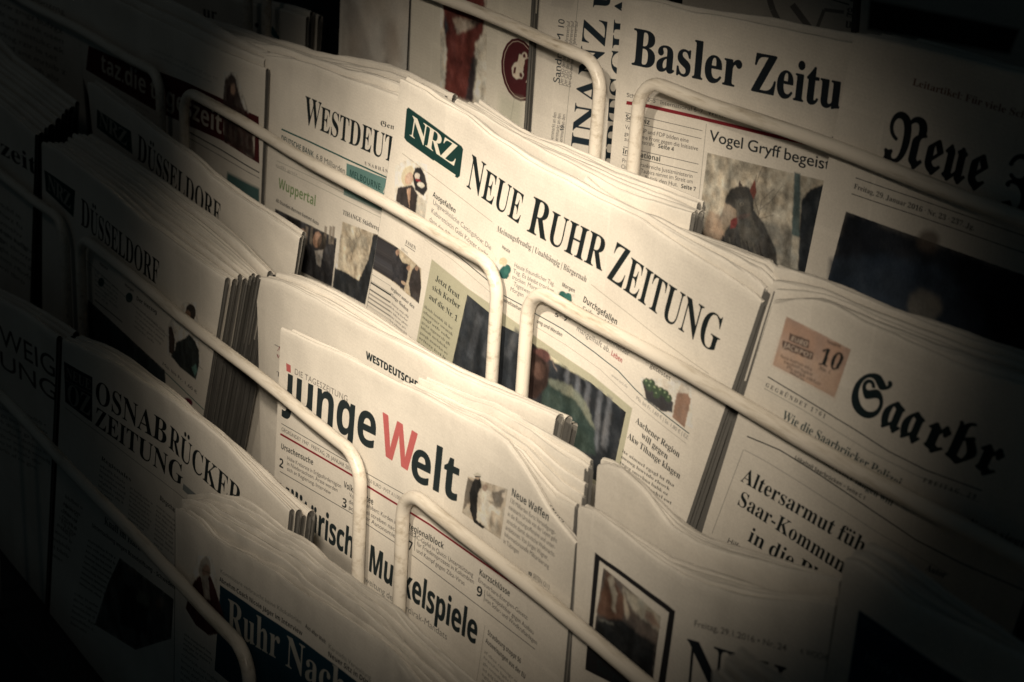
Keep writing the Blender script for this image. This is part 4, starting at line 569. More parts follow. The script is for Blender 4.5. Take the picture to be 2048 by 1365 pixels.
def dark_metal():
    m, nt, b = nodes('dark enamel')
    N, Lk = nt.nodes, nt.links
    a = N.new('ShaderNodeTexNoise'); a.inputs['Scale'].default_value = 30; a.inputs['Detail'].default_value = 6
    r = N.new('ShaderNodeValToRGB'); r.color_ramp.elements[0].color = (.012, .014, .015, 1); r.color_ramp.elements[1].color = (.035, .037, .038, 1)
    Lk.new(a.outputs[0], r.inputs[0]); Lk.new(r.outputs[0], b.inputs['Base Color'])
    b.inputs['Roughness'].default_value = .5
    return m
M_PLAIN = newsprint('plain newsprint')
M_INNER_SHADE = newsprint('shade-toned inner pages newsprint', tone=(0.13, 0.127, 0.12))  # print grey, darkened further to stand in for shade between leaves
M_BACK_SHADE = newsprint('shade-toned printed back page newsprint', tone=(0.27, 0.26, 0.24))  # back-page print plus painted-in shade that darkens the stack sides
M_WIRE = wire_paint()
M_DARK = dark_metal()

# ------------------------------------------------------------------ rack geometry (rack units)
ROWS = {}                                  # row -> (n of the wire loops, v of their top bar)
for r, n, px in (('z', -1.56, None), ('a', -1.37, (1371, 189)), ('b', -1.18, (700, 355)), ('c', -.99, (540, 772)), ('d', -.80, (341, 1145)), ('e', -.61, None)):
    if px: v = unproj(px, n)[1]
    else: v = {'z': -.29, 'e': -1.372}[r]
    ROWS[r] = (n, v)
SHELF = {r: ROWS[r][1] - .44 for r in ROWS}
WR = .0086                                 # wire radius

def link(o, parent=None):
    SC.collection.objects.link(o)
    if parent is not None: o.parent = parent
    return o
def mesh_obj(name, verts, faces, mats, parent=None, origin=None, uvs=None, mi=None, smooth=True):
    me = bpy.data.meshes.new(name)
    o3 = origin if origin is not None else Vector((0, 0, 0))
    me.from_pydata([tuple(Vector(v) - o3) for v in verts], [], faces)
    for m in mats: me.materials.append(m)
    if mi is not None: me.polygons.foreach_set('material_index', mi)
    if smooth: me.polygons.foreach_set('use_smooth', [True] * len(me.polygons))
    if uvs is not None:
        ul = me.uv_layers.new(name='UVMap')
        li = np.empty(len(me.loops), np.int32); me.loops.foreach_get('vertex_index', li)
        ul.data.foreach_set('uv', np.asarray(uvs, np.float32)[li].ravel())
    me.update()
    return link(bpy.data.objects.new(name, me), parent)
def empty(name, loc, label, cat, group=None):
    o = bpy.data.objects.new(name, None); o.location = loc; o.empty_display_size = .02
    link(o); o['label'] = label; o['category'] = cat
    if group: o['group'] = group
    return o

def tube(pts, r, seg=14, cap=True):
    """verts and faces of a tube along world points"""
    pts = [Vector(p) for p in pts]; V, Fc = [], []
    up = None
    for i, p in enumerate(pts):
        t = (pts[min(i + 1, len(pts) - 1)] - pts[max(i - 1, 0)]).normalized()
        if up is None:
            up = t.orthogonal().normalized()
        up = (up - t * up.dot(t)).normalized(); sd = t.cross(up)
        for k in range(seg):
            a = 2 * math.pi * k / seg
            V.append(p + (up * math.cos(a) + sd * math.sin(a)) * r)
    for i in range(len(pts) - 1):
        for k in range(seg):
            a, b = i * seg + k, i * seg + (k + 1) % seg
            Fc.append((a, b, b + seg, a + seg))
    if cap:
        Fc.append(tuple(range(seg))[::-1]); Fc.append(tuple(range((len(pts) - 1) * seg, len(pts) * seg)))
    return V, Fc
def slab(x0, x1, v0, v1, n0, n1):
    c = [W(x, v, n) for x in (x0, x1) for v in (v0, v1) for n in (n0, n1)]
    f = [(0, 1, 3, 2), (4, 6, 7, 5), (0, 4, 5, 1), (2, 3, 7, 6), (0, 2, 6, 4), (1, 5, 7, 3)]
    return c, f

X0, X1 = -4.6, -.30
rack = empty('newspaper_rack', W((X0 + X1) / 2, SHELF['e'], -1.1), 'stepped newspaper display rack of dark shelves with worn cream wire loops', 'newspaper rack')
org = rack.location.copy()
def loop(row, xa, xb, pa=None, pb=None):
    """one wire loop; pa, pb: two points its top bar runs through"""
    n, v = ROWS[row]; rc = .040; vb = SHELF[row] - .004
    if pa:
        a, b = unproj(pa, n), unproj(pb, n); sl = (b[1] - a[1]) / (b[0] - a[0]); bar = lambda x: a[1] + (x - a[0]) * sl
    else: bar = lambda x: v
    va, vz = bar(xa), bar(xb)
    pts = [(xa, vb), (xa, va - .30), (xa, va - .15), (xa, va - rc)]
    for k in range(1, 8):
        a = math.pi - k / 8 * math.pi / 2
        pts.append((xa + rc + rc * math.cos(a), va - rc + rc * math.sin(a)))
    m = 10
    for k in range(m + 1): pts.append((xa + rc + (xb - xa - 2 * rc) * k / m, va + (vz - va) * k / m + (.0022 * math.sin(k * 1.1 + xa * 5) if 0 < k < m else 0)))
    for k in range(1, 8):
        a = math.pi / 2 - k / 8 * math.pi / 2
        pts.append((xb - rc + rc * math.cos(a), vz - rc + rc * math.sin(a)))
    pts += [(xb, vz - rc), (xb, vz - .15), (xb, vz - .30), (xb, vb)]
    V, Fc = tube([W(x, vv, n) for x, vv in pts], WR * S)
    mesh_obj('wire_loop', V, Fc, [M_WIRE], rack, org)
def lx(row, p): return unproj(p, ROWS[row][0])[0]
for row, legs in (('a', ((1198, 200), (1276, 220))), ('b', ((321, 190), (368, 205), (993, 600), (1053, 650))), ('c', ((128, 470), (161, 515), (720, 1000), (804, 1060))), ('d', ((499, 1335),))):
    xs = [lx(row, p) for p in legs]
    if row == 'b':
        loop(row, xs[1], xs[2], (400, 197), (938, 504)); loop(row, xs[3], xs[3] + .93, (1150, 624), (1815, 995)); loop(row, xs[0] - .93, xs[0], (101, 30), (286, 131))
    elif row == 'c':
        loop(row, xs[1], xs[2], (200, 503), (640, 853)); loop(row, xs[3], xs[3] + .93, (860, 1016), (1272, 1349)); loop(row, xs[0] - .93, xs[0], (0, 350), (95, 420))
    elif row == 'a':
        loop(row, xs[0] - .93, xs[0], (904, 3), (1140, 101)); loop(row, xs[1], xs[1] + .93, (1371, 189), (2048, 437)); loop(row, xs[0] - 1.93, xs[0] - 1.0)
    else:
        loop(row, xs[0] - .93, xs[0], (67, 861), (460, 1270)); loop(row, xs[0] + .07, xs[0] + 1.0); loop(row, xs[0] - 1.93, xs[0] - 1.0)
loop('e', -2.35, -1.42); loop('e', -1.36, -.43)
loop('z', -2.0, -1.07); loop('z', -1.01, -.08); loop('z', -3.0, -2.06)
rows = 'zabcde'
for i, r in enumerate(rows):
    n, v = ROWS[r]
    V, Fc = slab(X0, X1, SHELF[r] - .02, SHELF[r], n - .185, n + .022)
    mesh_obj('shelf', V, Fc, [M_DARK], rack, org, smooth=False)
    V, Fc = slab(X0, X1, SHELF[r] + .001, SHELF[r] + .232, n - .186, n - .178)
    mesh_obj('riser', V, Fc, [M_DARK], rack, org, smooth=False)
    V, Fc = slab(X0, X1, SHELF[r] - .02, SHELF[r] + .045, n + .0225, n + .028)
    mesh_obj('front_lip', V, Fc, [M_DARK], rack, org, smooth=False)
# back board and plinth
V, Fc = slab(X0, X1, SHELF['z'] + .233, .35, -1.76, -1.75)
mesh_obj('back_board', V, Fc, [M_DARK], rack, org, smooth=False)
zb = W(0, SHELF['e'] - .02, ROWS['e'][0]).z
yb0, yb1 = W(0, SHELF['e'], ROWS['e'][0] + .02).y, W(0, SHELF['z'] - .02, ROWS['z'][0] - .18).y
def box(x0, x1, y0, y1, z0, z1):
    c = [Vector((x, y, z)) for x in (x0, x1) for y in (y0, y1) for z in (z0, z1)]
    return c, [(0, 1, 3, 2), (4, 6, 7, 5), (0, 4, 5, 1), (2, 3, 7, 6), (0, 2, 6, 4), (1, 5, 7, 3)]
V, Fc = box(X0 * S, X1 * S, yb0 + .01, yb1, .002, zb - .03)
mesh_obj('plinth', V, Fc, [M_DARK], rack, org, smooth=False)
for i in range(5):
    pass
mfl, ntf, bf = nodes('dark floor covering')
tn = ntf.nodes.new('ShaderNodeTexNoise'); tn.inputs['Scale'].default_value = 40
rf = ntf.nodes.new('ShaderNodeValToRGB'); rf.color_ramp.elements[0].color = (.02, .02, .02, 1); rf.color_ramp.elements[1].color = (.05, .05, .048, 1)
ntf.links.new(tn.outputs[0], rf.inputs[0]); ntf.links.new(rf.outputs[0], bf.inputs['Base Color']); bf.inputs['Roughness'].default_value = .8
fl = mesh_obj('floor', [(-6, -3, 0), (4, -3, 0), (4, 4, 0), (-6, 4, 0)], [(0, 1, 2, 3)], [mfl], smooth=False)
fl['kind'] = 'structure'

# ------------------------------------------------------------------ newspapers
def fnoise(seed):
    rg = random.Random(seed)
    w = [(rg.uniform(3, 7), rg.uniform(0, 6.3), 1.0), (rg.uniform(9, 16), rg.uniform(0, 6.3), .55), (rg.uniform(22, 38), rg.uniform(0, 6.3), .28), (rg.uniform(60, 100), rg.uniform(0, 6.3), .14), (rg.uniform(120, 170), rg.uniform(0, 6.3), .06)]
    return lambda x: sum(a * math.sin(x * f + p) for f, p, a in w) / 1.6
def resample(pl, n):
    """n columns evenly spaced along a polyline"""
    pl = np.array(pl, float); d = np.r_[0, np.cumsum(np.linalg.norm(np.diff(pl, axis=0), axis=1))]
    t = np.linspace(0, d[-1], n)
    return np.stack([np.interp(t, d, pl[:, 0]), np.interp(t, d, pl[:, 1])], 1)
ORD = ['front', 'second', 'third', 'fourth', 'fifth', 'sixth', 'seventh', 'eighth', 'ninth', 'tenth', 'eleventh', 'twelfth', 'thirteenth']

def newspaper(top, bl, br, nf, thick, mat, page, shift, label, group, seed, base, own, wave, nv=10, curl=0.0, edge=.0008, freq=1.0, edgef=3.1, leafs=3):
    """top: n x 2 (x, v) of the folded top edge; bl, br: bottom corners; nf: n of the front face"""
    nu = len(top)
    fo = fnoise(seed)
    rr = thick * .46
    rg = random.Random(seed * 7 + 1)
    bx, bv = (bl[0] + br[0]) / 2, bl[1]
    emp = empty('newspaper', W(bx, bv, nf - rr), label, 'newspaper', group)
    o3 = emp.location.copy()
    def dn(x, v, vt):
        k = math.exp(-max(vt - v, 0) / .16)
        return base(x) * wave * (0.25 + .75 * k) + fo(x * freq) * own * k
    ts = np.linspace(0, 1, nu)
    vt = top[:, 1] + np.array([fo(x * edgef + 5) for x in top[:, 0]]) * edge
    bot = np.array(bl)[None] * (1 - ts[:, None]) + np.array(br)[None] * ts[:, None]
    V, UV, Fc, MI = [], [], [], []
    prof = []                                # (t along the side, dv, dn, kind)
    fr = [0, .015, .04, .08, .14, .22, .33, .47, .64, .82, 1.0][:nv + 1]
    for f in reversed(fr): prof.append(('f', f))
    for a in (35, 70, 105, 145): prof.append(('c', math.radians(a)))
    for f in (0, .05, .2, .5, 1.0): prof.append(('b', f))
    for kind, f in prof:
        for i in range(nu):
            x, y = top[i, 0], vt[i]
            if kind == 'c':
                xx, vv, nn = x, y - rr + rr * math.sin(f), nf - rr + rr * math.cos(f)
                ww = dn(x, y, y)
            else:
                vs = y - rr
                xx = x + (bot[i, 0] - x) * f; vv = vs + (bot[i, 1] - vs) * f
                pinch = -.18 * rr * min(f * 8, 1)           # the fold is fatter than the pages below it
                nn = nf + pinch if kind == 'f' else nf - 2 * rr - pinch
                ww = dn(xx, vv, y)
            if curl and i > nu * .8:
                ww -= curl * ((i / (nu - 1) - .8) / .2) ** 2 * (1 if kind != 'b' else .6)
            V.append(W(xx, vv, nn + ww))
            UV.append(page.uv(xx - shift[0], vv - shift[1]) if page else (0, 0))
    for j in range(len(prof) - 1):
        for i in range(nu - 1):
            a = j * nu + i
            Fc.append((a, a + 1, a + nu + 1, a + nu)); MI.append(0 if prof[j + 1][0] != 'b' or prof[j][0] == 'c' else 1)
    mesh_obj('cover_sheet', V, Fc, [mat, M_BACK_SHADE], emp, o3, UV, MI)
    # inner pages: thin folded leaves standing inside the cover
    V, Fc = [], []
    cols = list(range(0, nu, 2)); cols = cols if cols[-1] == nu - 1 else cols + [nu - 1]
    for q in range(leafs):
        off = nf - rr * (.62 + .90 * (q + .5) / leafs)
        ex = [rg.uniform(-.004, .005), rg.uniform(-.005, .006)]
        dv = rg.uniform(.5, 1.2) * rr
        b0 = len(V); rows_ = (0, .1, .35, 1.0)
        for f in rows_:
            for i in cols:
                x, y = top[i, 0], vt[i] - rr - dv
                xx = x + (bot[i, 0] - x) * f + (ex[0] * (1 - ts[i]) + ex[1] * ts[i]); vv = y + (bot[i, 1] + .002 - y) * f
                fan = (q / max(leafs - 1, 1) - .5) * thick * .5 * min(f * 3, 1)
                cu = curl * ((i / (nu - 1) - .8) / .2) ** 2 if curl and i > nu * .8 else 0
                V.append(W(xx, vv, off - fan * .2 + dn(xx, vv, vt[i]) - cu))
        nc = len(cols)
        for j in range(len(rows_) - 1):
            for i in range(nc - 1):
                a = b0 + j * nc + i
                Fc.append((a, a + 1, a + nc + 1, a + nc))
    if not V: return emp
    ip = mesh_obj('inner_pages', V, Fc, [M_INNER_SHADE], emp, o3)
    ip['kind'] = 'stuff'
    return emp

def stack(row, front, rear, L, Rr, thick, count, page, mat, what, group, seed=1, wave=.002, own=.0012, n_off=.015, nu=44, gap=.0, jit=.0042, curl=0.0, edge=.0008, seed_wave=None, nf=None, freq=1.0, edgef=3.1, fill=.95, leafs=3):
    n0 = ROWS[row][0] - n_off if nf is None else nf
    vb = SHELF[row] + .003
    f2 = resample([unproj(p, n0)[:2] for p in front], nu)
    r2 = resample([unproj(p, n0 - thick)[:2] for p in rear], nu) if rear else f2
    l2, q2 = unproj(L, n0)[:2], unproj(Rr, n0)[:2]
    def bottom(p, q):
        t = (vb - p[1]) / (q[1] - p[1]); return p + (q - p) * t
    dl, dr = bottom(f2[0], l2) - f2[0], bottom(f2[-1], q2) - f2[-1]
    rg = random.Random(seed); base = fnoise(seed_wave or seed * 13)
    share = [rg.uniform(.55, 1.5) for k in range(count)]
    share = [thick * w / sum(share) for w in share]
    cum = 0.0; lift = 0.0
    for k in range(count):
        t = cum / max(thick - share[-1], 1e-6) if count > 1 else 0
        top = f2 * (1 - t) + r2 * t
        if k:
            lift = lift * .4 + rg.gauss(0, jit * .8)
            tilt = rg.gauss(0, jit * .7)
            top = top + np.stack([np.full(nu, rg.uniform(-jit, jit)), lift + tilt * np.linspace(-1, 1, nu)], 1)
        bl = np.array([top[0, 0] + dl[0], vb]); br = np.array([top[-1, 0] + dr[0], vb])
        sh = top[0] - f2[0]
        lab = what[0] if k == 0 else ORD[k] + ' from the front of the ' + what[1]
        newspaper(top, bl, br, n0 - cum, share[k] * fill, mat, page, sh, lab, group, seed * 31 + k, base, own * min(1, share[k] / (thick / count)) if k else own * .5, wave, nv=10 if k == 0 else 5, curl=curl, edge=edge * rg.uniform(.6, 1.6), freq=freq if k else 1.0, edgef=edgef, leafs=leafs)
        cum += share[k]
def mkpage(row, front, res=3.4, n_off=.015, nf=None, skew=None, down_=.42, tone=PAPER, seed=1, extra=()):
    n0 = ROWS[row][0] - n_off if nf is None else nf
    p = Page(list(front) + list(extra), n0, 0, 0, res=res, tone=tone, seed=seed, down_=down_)
    if skew:
        a, b = unproj(skew[0], n0)[:2], unproj(skew[1], n0)[:2]
        d = a - b; p.upv = d / d[1]
    return p

# ================================================================== ROW B
SK = (0.27, 0.2, 0.18)
# ---- the brightly lit paper with the green badge
F_ = [(805, 157), (850, 179), (871, 196), (935, 232), (978, 270), (1020, 297), (1047, 318), (1081, 337), (1135, 362), (1189, 394), (1216, 407), (1280, 437), (1303, 455), (1371, 500), (1438, 543), (1490, 582), (1509, 604)]
P = mkpage('b', F_, res=4.2, skew=((803, 195), (745, 560)), seed=2)
def T(*a, **k): P.text(*a, **k)
def smallcaps(word, p0, p1, h, style='serif', col=INK):
    lay, w = layout(word, style)
    k = 1.15; g = lay[0][0]; grow = g[3] * (k - 1)
    lay = [(lay[0][0], lay[0][1], 0, k)] + [(a, b + grow, c, d) for a, b, c, d in lay[1:]]; w += grow
    o = P.t(p0); P._affine(o, (P.t(p1) - o) / w, P.upvec(p0, h) / CAP[style], lay, col)
GREEN = (.009, .036, .033)
P.poly([(821, 215), (924, 293), (927, 299), (920, 353), (915, 357), (816, 283), (811, 276), (817, 218)], GREEN, soft=1.4)
T('NRZ', (821, 270), (911, 334), 40, 'serif', (.62, .60, .52), track=-.06)
P.line([(868, 322), (911, 352)], 3.5, (.62, .60, .52))
P.line([(807, 307), (985, 445)], 1, (.3, .28, .24)); P.line([(1182, 570), (1411, 750)], 1, (.3, .28, .24))
smallcaps('NEUE', (932, 373), (1038, 450), 57)
smallcaps('RUHR', (1051, 462), (1203, 543), 61)
smallcaps('ZEITUNG', (1212, 556), (1426, 710), 66)
T('Meinungsfreudig | Unabhängig | Bürgernah', (993, 463), (1172, 566), 11, 'serif', (.07, .07, .07))
# couple at the left
P.ell((818, 352), 13, 21, (.52, .46, .34), 15); P.ell((820, 357), 8, 13, (.45, .32, .25), 15)
P.poly([(797, 375), (826, 370), (838, 392), (836, 432), (828, 425), (793, 403)], (.035, .03, .03), soft=2)
P.poly([(815, 378), (824, 376), (820, 415)], (.4, .27, .2), soft=1.5)
P.poly([(832, 336), (842, 334), (851, 350), (856, 378), (848, 392), (832, 380), (827, 352)], (.025, .025, .028), soft=2)
P.ell((836, 352), 5, 7, (.55, .5, .45)); P.ell((838, 361), 6, 2.5, (.2, .03, .04), 30); P.ell((843, 370), 8, 5, (.6, .57, .5), 30)
P.poly([(836, 392), (854, 402), (850, 440), (832, 430)], (.45, .43, .38), soft=3)
T('Ausgefallen', (866, 393), (911, 428), 10, 'bold')
for i, (t_, e) in enumerate((('Ungewöhnliche Castingshow: Die', (982, 502)), ('Kabarettistin Gabi Köster sucht', (975, 516)), ('dann den RTL', (903, 480)))):
    T(t_, (866 - 3.5 * i, 408 + 17 * i), e, 9.5, 'sans', (.12, .12, .12))
T('Heute', (1003, 497), (1019, 508), 7, 'bold')
P.ell((1006, 524), 8, 8, (.52, .47, .34)); P.ell((1008, 546), 10, 13, (.022, .085, .08)); P.ell((1014, 540), 7, 10, (.03, .11, .10))
for row_text, row_a, row_b in [('Heute freundlicher Tag.', (1027, 534), (1108, 574)),
                               ('Tag. Es bleibt trocken', (1025, 546), (1107, 588)),
                               ('trocken. Morgen', (1023, 558), (1080, 587)),
                               ('Tageswerte', (1026, 572), (1066, 594)),
                               ('Morgen', (1019, 582), (1046, 596))]:
    T(row_text, row_a, row_b, 8.5, 'sans', (.12, .12, .12))
T('Morgen', (1123, 573), (1149, 587), 8, 'bold')
P.ell((1130, 597), 15, 10, (.022, .085, .08), 25); P.ell((1124, 590), 7, 7, (.03, .11, .10)); P.ell((1136, 594), 7, 7, (.03, .11, .10))
T('Durchgefallen', (1165, 604), (1233, 652), 12, 'bold')
T('Stiftung Warentest hat', (1163, 623), (1290, 700), 11, 'sans', (.1, .1, .1))
T('Schneider', (1212, 682), (1257, 714), 11, 'sans', (.1, .1, .1))
T('mangelhaft ab.', (1152, 661), (1219, 708), 11, 'sans', (.1, .1, .1)); T('Leben', (1221, 711), (1243, 728), 10, 'bold', (.30, .03, .04))
T('– getestet –', (1290, 728), (1348, 770), 10, 'sans', (.08, .08, .08))
T('5° 7°', (1108, 633), (1140, 648), 8, 'bold')
P.poly([(1283, 762), (1300, 770), (1344, 806), (1341, 826), (1322, 824), (1292, 800)], (.05, .05, .055), soft=1.5)
for x, y in ((1292, 765), (1302, 767), (1309, 778), (1320, 782), (1328, 788), (1335, 798), (1312, 790), (1298, 775)): P.ell((x, y), 7, 8, (.05, .075, .05)); P.ell((x - 1, y - 3), 2, 2, (.25, .33, .2))
P.poly([(1360, 766), (1374, 772), (1373, 794), (1377, 800), (1364, 858), (1341, 836), (1350, 790), (1356, 782)], (.27, .18, .14), soft=1.5)
P.poly([(1360, 766), (1374, 772), (1373, 790), (1355, 786)], (.5, .48, .44), soft=1.2)
P.line([(1007, 592), (1044, 612), (1072, 630), (1125, 659), (1189, 706), (1236, 743), (1270, 780), (1303, 811), (1372, 870)], 1.8, (.03, .06, .07))
P.line([(1071, 655), (1130, 690), (1200, 740), (1262, 800), (1366, 890)], .8, (.3, .28, .25))
T('ung und Werden', (1072, 646), (1124, 675), 7, 'bold'); T('freiheitszeitung', (1003, 602), (1044, 625), 7, 'bold')
T('www.nrz.de', (1222, 753), (1254, 778), 5.5, 'sans', (.2, .2, .2))
T('Mo. bis Fr. 1,60 € | Sa. 1,80 € | EZ', (1271, 799), (1369, 882), 7, 'sans', (.16, .16, .16))
OL = (.385, .38, .29)
P.poly([(864, 519), (935, 577), (985, 612), (1075, 678), (1185, 752), (1264, 818), (1228, 990), (820, 780), (834, 680)], OL, soft=1.5)
P.poly([(935, 590), (977, 625), (1000, 650), (1037, 669), (1067, 690), (1101, 720), (1182, 767), (1251, 826), (1218, 980), (895, 770)], (.022, .026, .032), soft=1.2)
for i, x in enumerate((1130, 1152, 1172, 1196, 1215)): P.poly([(x, 735 + i * 14), (x + 9, 742 + i * 14), (x - 2, 905), (x - 14, 890)], (.12, .13, .15), .8, 5)
for i, x in enumerate((955, 985, 1030)): P.poly([(x, 625 + i * 16), (x + 12, 634 + i * 16), (x - 10, 720), (x - 22, 710)], (.055, .06, .07), .8, 6)
P.poly([(1088, 760), (1130, 772), (1165, 800), (1188, 850), (1190, 910), (1120, 900), (1080, 810)], (.029, .046, .042), 1, 5)
P.poly([(1095, 757), (1140, 770), (1172, 805), (1190, 860), (1180, 850), (1150, 800), (1100, 772)], (.17, .185, .15), .9, 4)
P.ell((1080, 712), 21, 14, (.10, .05, .048), 20, soft=3); P.poly([(1040, 720), (1062, 700), (1098, 730), (1096, 770), (1070, 800), (1040, 790)], (.035, .022, .02), 1, 4)
P.ell((1077, 742), 12, 18, (.10, .06, .05), 0, .8, 5); P.line([(1093, 700), (1113, 742)], 1.5, (.25, .2, .18), .7)
T('Jetzt freut', (871, 561), (918, 600), 11); T('sich Kerber', (864, 579), (919, 620), 11); T('auf die Nr. 1', (858, 597), (914, 645), 11)
P.body((850, 607), (910, 656), (836, 690), 8, style='serif', hfrac=.5, a=.85)
T('ESSEN', (812, 487), (832, 501), 7); P.line([(811, 490), (831, 504)], 1); P.body((806, 490), (836, 514), (803, 502), 1, hfrac=.45)
P.poly([(783, 487), (806, 503), (843, 538), (843, 575), (838, 608), (771, 551)], (.42, .36, .27), soft=1.3)
P.poly([(783, 487), (797, 497), (800, 515), (806, 525), (820, 530), (815, 560), (808, 580), (771, 551)], (.03, .03, .035), soft=1.6)
P.poly([(825, 540), (833, 530), (840, 537), (843, 575), (838, 608), (822, 592), (818, 566)], (.04, .035, .035), soft=1.6)
P.ell((796, 505), 4, 6, (.3, .2, .15)); P.ell((818, 536), 4, 5, (.28, .19, .14)); P.ell((834, 537), 3.5, 4.5, (.3, .2, .15)); P.ell((808, 566), 6, 3, (.4, .3, .22), 40)
T('Die Burgherr unter den', (768, 567), (829, 619), 7); T('Flüchtlinge finden', (765, 577), (817, 625), 7)
P.body((762, 584), (823, 634), (752, 640), 7, style='serif', hfrac=.5, a=.85)
P.line([(906, 504), (982, 567)], 1.6, (.03, .04, .04)); P.line([(850, 480), (905, 520), (980, 585)], .8, (.35, .33, .28))
T('Aachener Region', (1270, 846), (1352, 919), 12); T('will gegen', (1281, 876), (1330, 922), 12); T('Akw Tihange klagen', (1254, 877), (1352, 962), 12)
P.body((1245, 896), (1348, 972), (1224, 1000), 9, style='serif', hfrac=.52, a=.95)
P.photo([(792, 332), (820, 318), (856, 330), (858, 395), (850, 440), (790, 405)], 1, .3, 4); P.photo([(935, 590), (1000, 650), (1067, 690), (1182, 767), (1251, 826), (1218, 980), (895, 770)], 2, .55, 8)
P.photo([(1280, 755), (1378, 765), (1379, 860), (1345, 840), (1285, 800)], 1, .25, 4); P.photo([(783, 487), (806, 503), (843, 538), (843, 575), (838, 608), (771, 551)], 1, .6, 5)
P.photo([(990, 515), (1022, 535), (1020, 562), (992, 550)], 1, .3, 4); P.photo([(1112, 583), (1150, 590), (1150, 612), (1112, 606)], 1, .3, 4)
m_nrz = P.material('front page with green badge')
R_ = [(1040, 309), (1081, 328), (1135, 353), (1190, 385), (1250, 418), (1303, 443), (1350, 446), (1405, 462), (1460, 480), (1540, 511), (1562, 541)]
R_ = [(880, 187), (905, 205), (960, 242)] + R_
stack('b', F_, R_, (735, 610), (1366, 1033), .042, 5, P, m_nrz,
      ('brightly lit newspaper with green rounded badge and long serif masthead, in front of its stack', 'brightly lit stack with the green badge'),
      'papers of the brightly lit stack with the green badge', seed=3, wave=.0030, own=.0012, nu=60, curl=.008, edge=.0009)
# ---- a second, narrower bundle standing taller behind it
S2 = [(908, 200), (960, 226), (1020, 264), (1067, 290), (1120, 316), (1168, 341), (1236, 374), (1300, 400), (1386, 426)]
S2r = [(962, 206), (999, 232), (1044, 262), (1067, 273), (1135, 293), (1189, 318), (1236, 340), (1337, 377), (1413, 417)]
Pb = mkpage('b', S2, nf=-1.252, res=1.5)
mb = Pb.material('blank back of a folded paper')
stack('b', S2, S2r, (840, 600), (1350, 640), .055, 8, Pb, mb,
      ('pale blank-backed folded newspaper directly behind the brightly lit stack', 'blank-backed newspapers behind the brightly lit stack'),
      'blank-backed papers behind the brightly lit stack', seed=5, wave=.0028, own=.0016, nf=-1.252, nu=50, edge=.0012)

D_ = [(1168, 354), (1190, 372), (1236, 402), (1300, 434), (1371, 462), (1450, 492), (1534, 522)]
Pb2 = mkpage('b', D_, nf=-1.2405, res=1.5)
stack('b', D_, None, (1160, 440), (1500, 700), .009, 1, Pb2, Pb2.material('blank folded sheet'),
      ('single folded sheet with a sharp left corner standing behind the brightly lit stack', ''),
      None, seed=6, wave=.0025, own=.0022, nf=-1.2405, nu=40, edge=.0010, leafs=2)

# ---- Saar paper at the right
F_ = [(1542, 606), (1592, 602), (1630, 604), (1656, 612), (1700, 632), (1744, 652), (1794, 672), (1862, 705), (1946, 737), (2048, 772), (2180, 822)]
P = mkpage('b', F_, res=4.0, skew=((1545, 640), (1453, 900)), seed=4, extra=[(1400, 1060)])
P.poly([(1572, 634), (1701, 700), (1668, 796), (1545, 730)], (.42, .29, .23), soft=1.5)
P.poly([(1560, 680), (1680, 740), (1668, 796), (1545, 730)], (.55, .42, .34), .6, 10)
for w_, a_, b_ in (('EURO', (1579, 680), (1613, 694)), ('JACKPOT', (1565, 694), (1621, 717))):
    P.poly([(a_[0] - 3, a_[1] + 2), (a_[0] - 1, a_[1] - 13), (b_[0] + 4, b_[1] - 12), (b_[0] + 2, b_[1] + 3)], (.10, .07, .06)); T(w_, a_, b_, 9, 'bold', (.55, .45, .38))
T('10', (1631, 727), (1677, 744), 34); T('Mio. €', (1635, 739), (1659, 749), 7); T('Voraussichtl.', (1651, 685), (1680, 697), 6, 'bold')
for i in range(4): P.body((1560 + 6 * i, 705 + i * 11), (1664 - 5 * i, 752 + 10 * i), (1560 + 6 * i, 716 + i * 11), 1, hfrac=.5, style='bold')
P.line([(1535, 754), (1620, 806), (1700, 854), (1779, 904), (1850, 940), (1965, 982)], 2)
P.line([(1528, 777), (1600, 818), (1737, 902), (1830, 950), (1960, 1005)], 1, (.2, .2, .18))
T('GEGRÜNDET 1761', (1530, 773), (1649, 838), 8, track=.28)
T('FREITAG, 29', (1845, 964), (1951, 999), 9, track=.3)
T('Wie die Saarbrücker Polizei', (1563, 838), (1799, 977), 18, col=(.03, .055, .06))
T('Einbrecher fangen will', (1632, 918), (1784, 1013), 13, col=(.03, .055, .06))
T('Angelique siegt', (1884, 1031), (2050, 1095), 15)
T('Saa', (1690, 812), (1833, 890), 108, 'frak', (.012, .022, .026), fat=2.2); T('rbr', (1838, 893), (1990, 958), 108, 'frak', (.012, .022, .026), fat=2.2); pass
T('Lokalteil Saarbrücken > Seite C 1', (1588, 918), (1730, 1001), 7.5, 'bold')
P.line([(1495, 873), (1560, 901), (1651, 958), (1767, 1036), (1832, 1080), (1920, 1125), (2050, 1180)], 2.2)
P.line([(1490, 900), (1540, 928), (1637, 989), (1767, 1072), (1900, 1150)], 1, (.22, .21, .2)); P.line([(1488, 900), (1426, 1067)], 1, (.22, .21, .2))
T('Altersarmut führt', (1482, 962), (1756, 1126), 29); T('Saar-Kommunen', (1474, 1008), (1722, 1172), 29); T('in die Pleite', (1494, 1081), (1690, 1205), 29)
T('Hilfsprogramm', (1455, 1085), (1540, 1138), 11, 'sans'); T('Autor', (1852, 1140), (1890, 1157), 13)
P.photo([(1572, 634), (1701, 700), (1668, 796), (1545, 730)], 1, .10, 8)
m_ = P.material('front page with blackletter masthead and lottery box')
R_ = [(1562, 533), (1605, 546), (1650, 560), (1700, 580), (1778, 612), (1830, 630), (1889, 649), (1960, 676), (2048, 706), (2180, 752)]
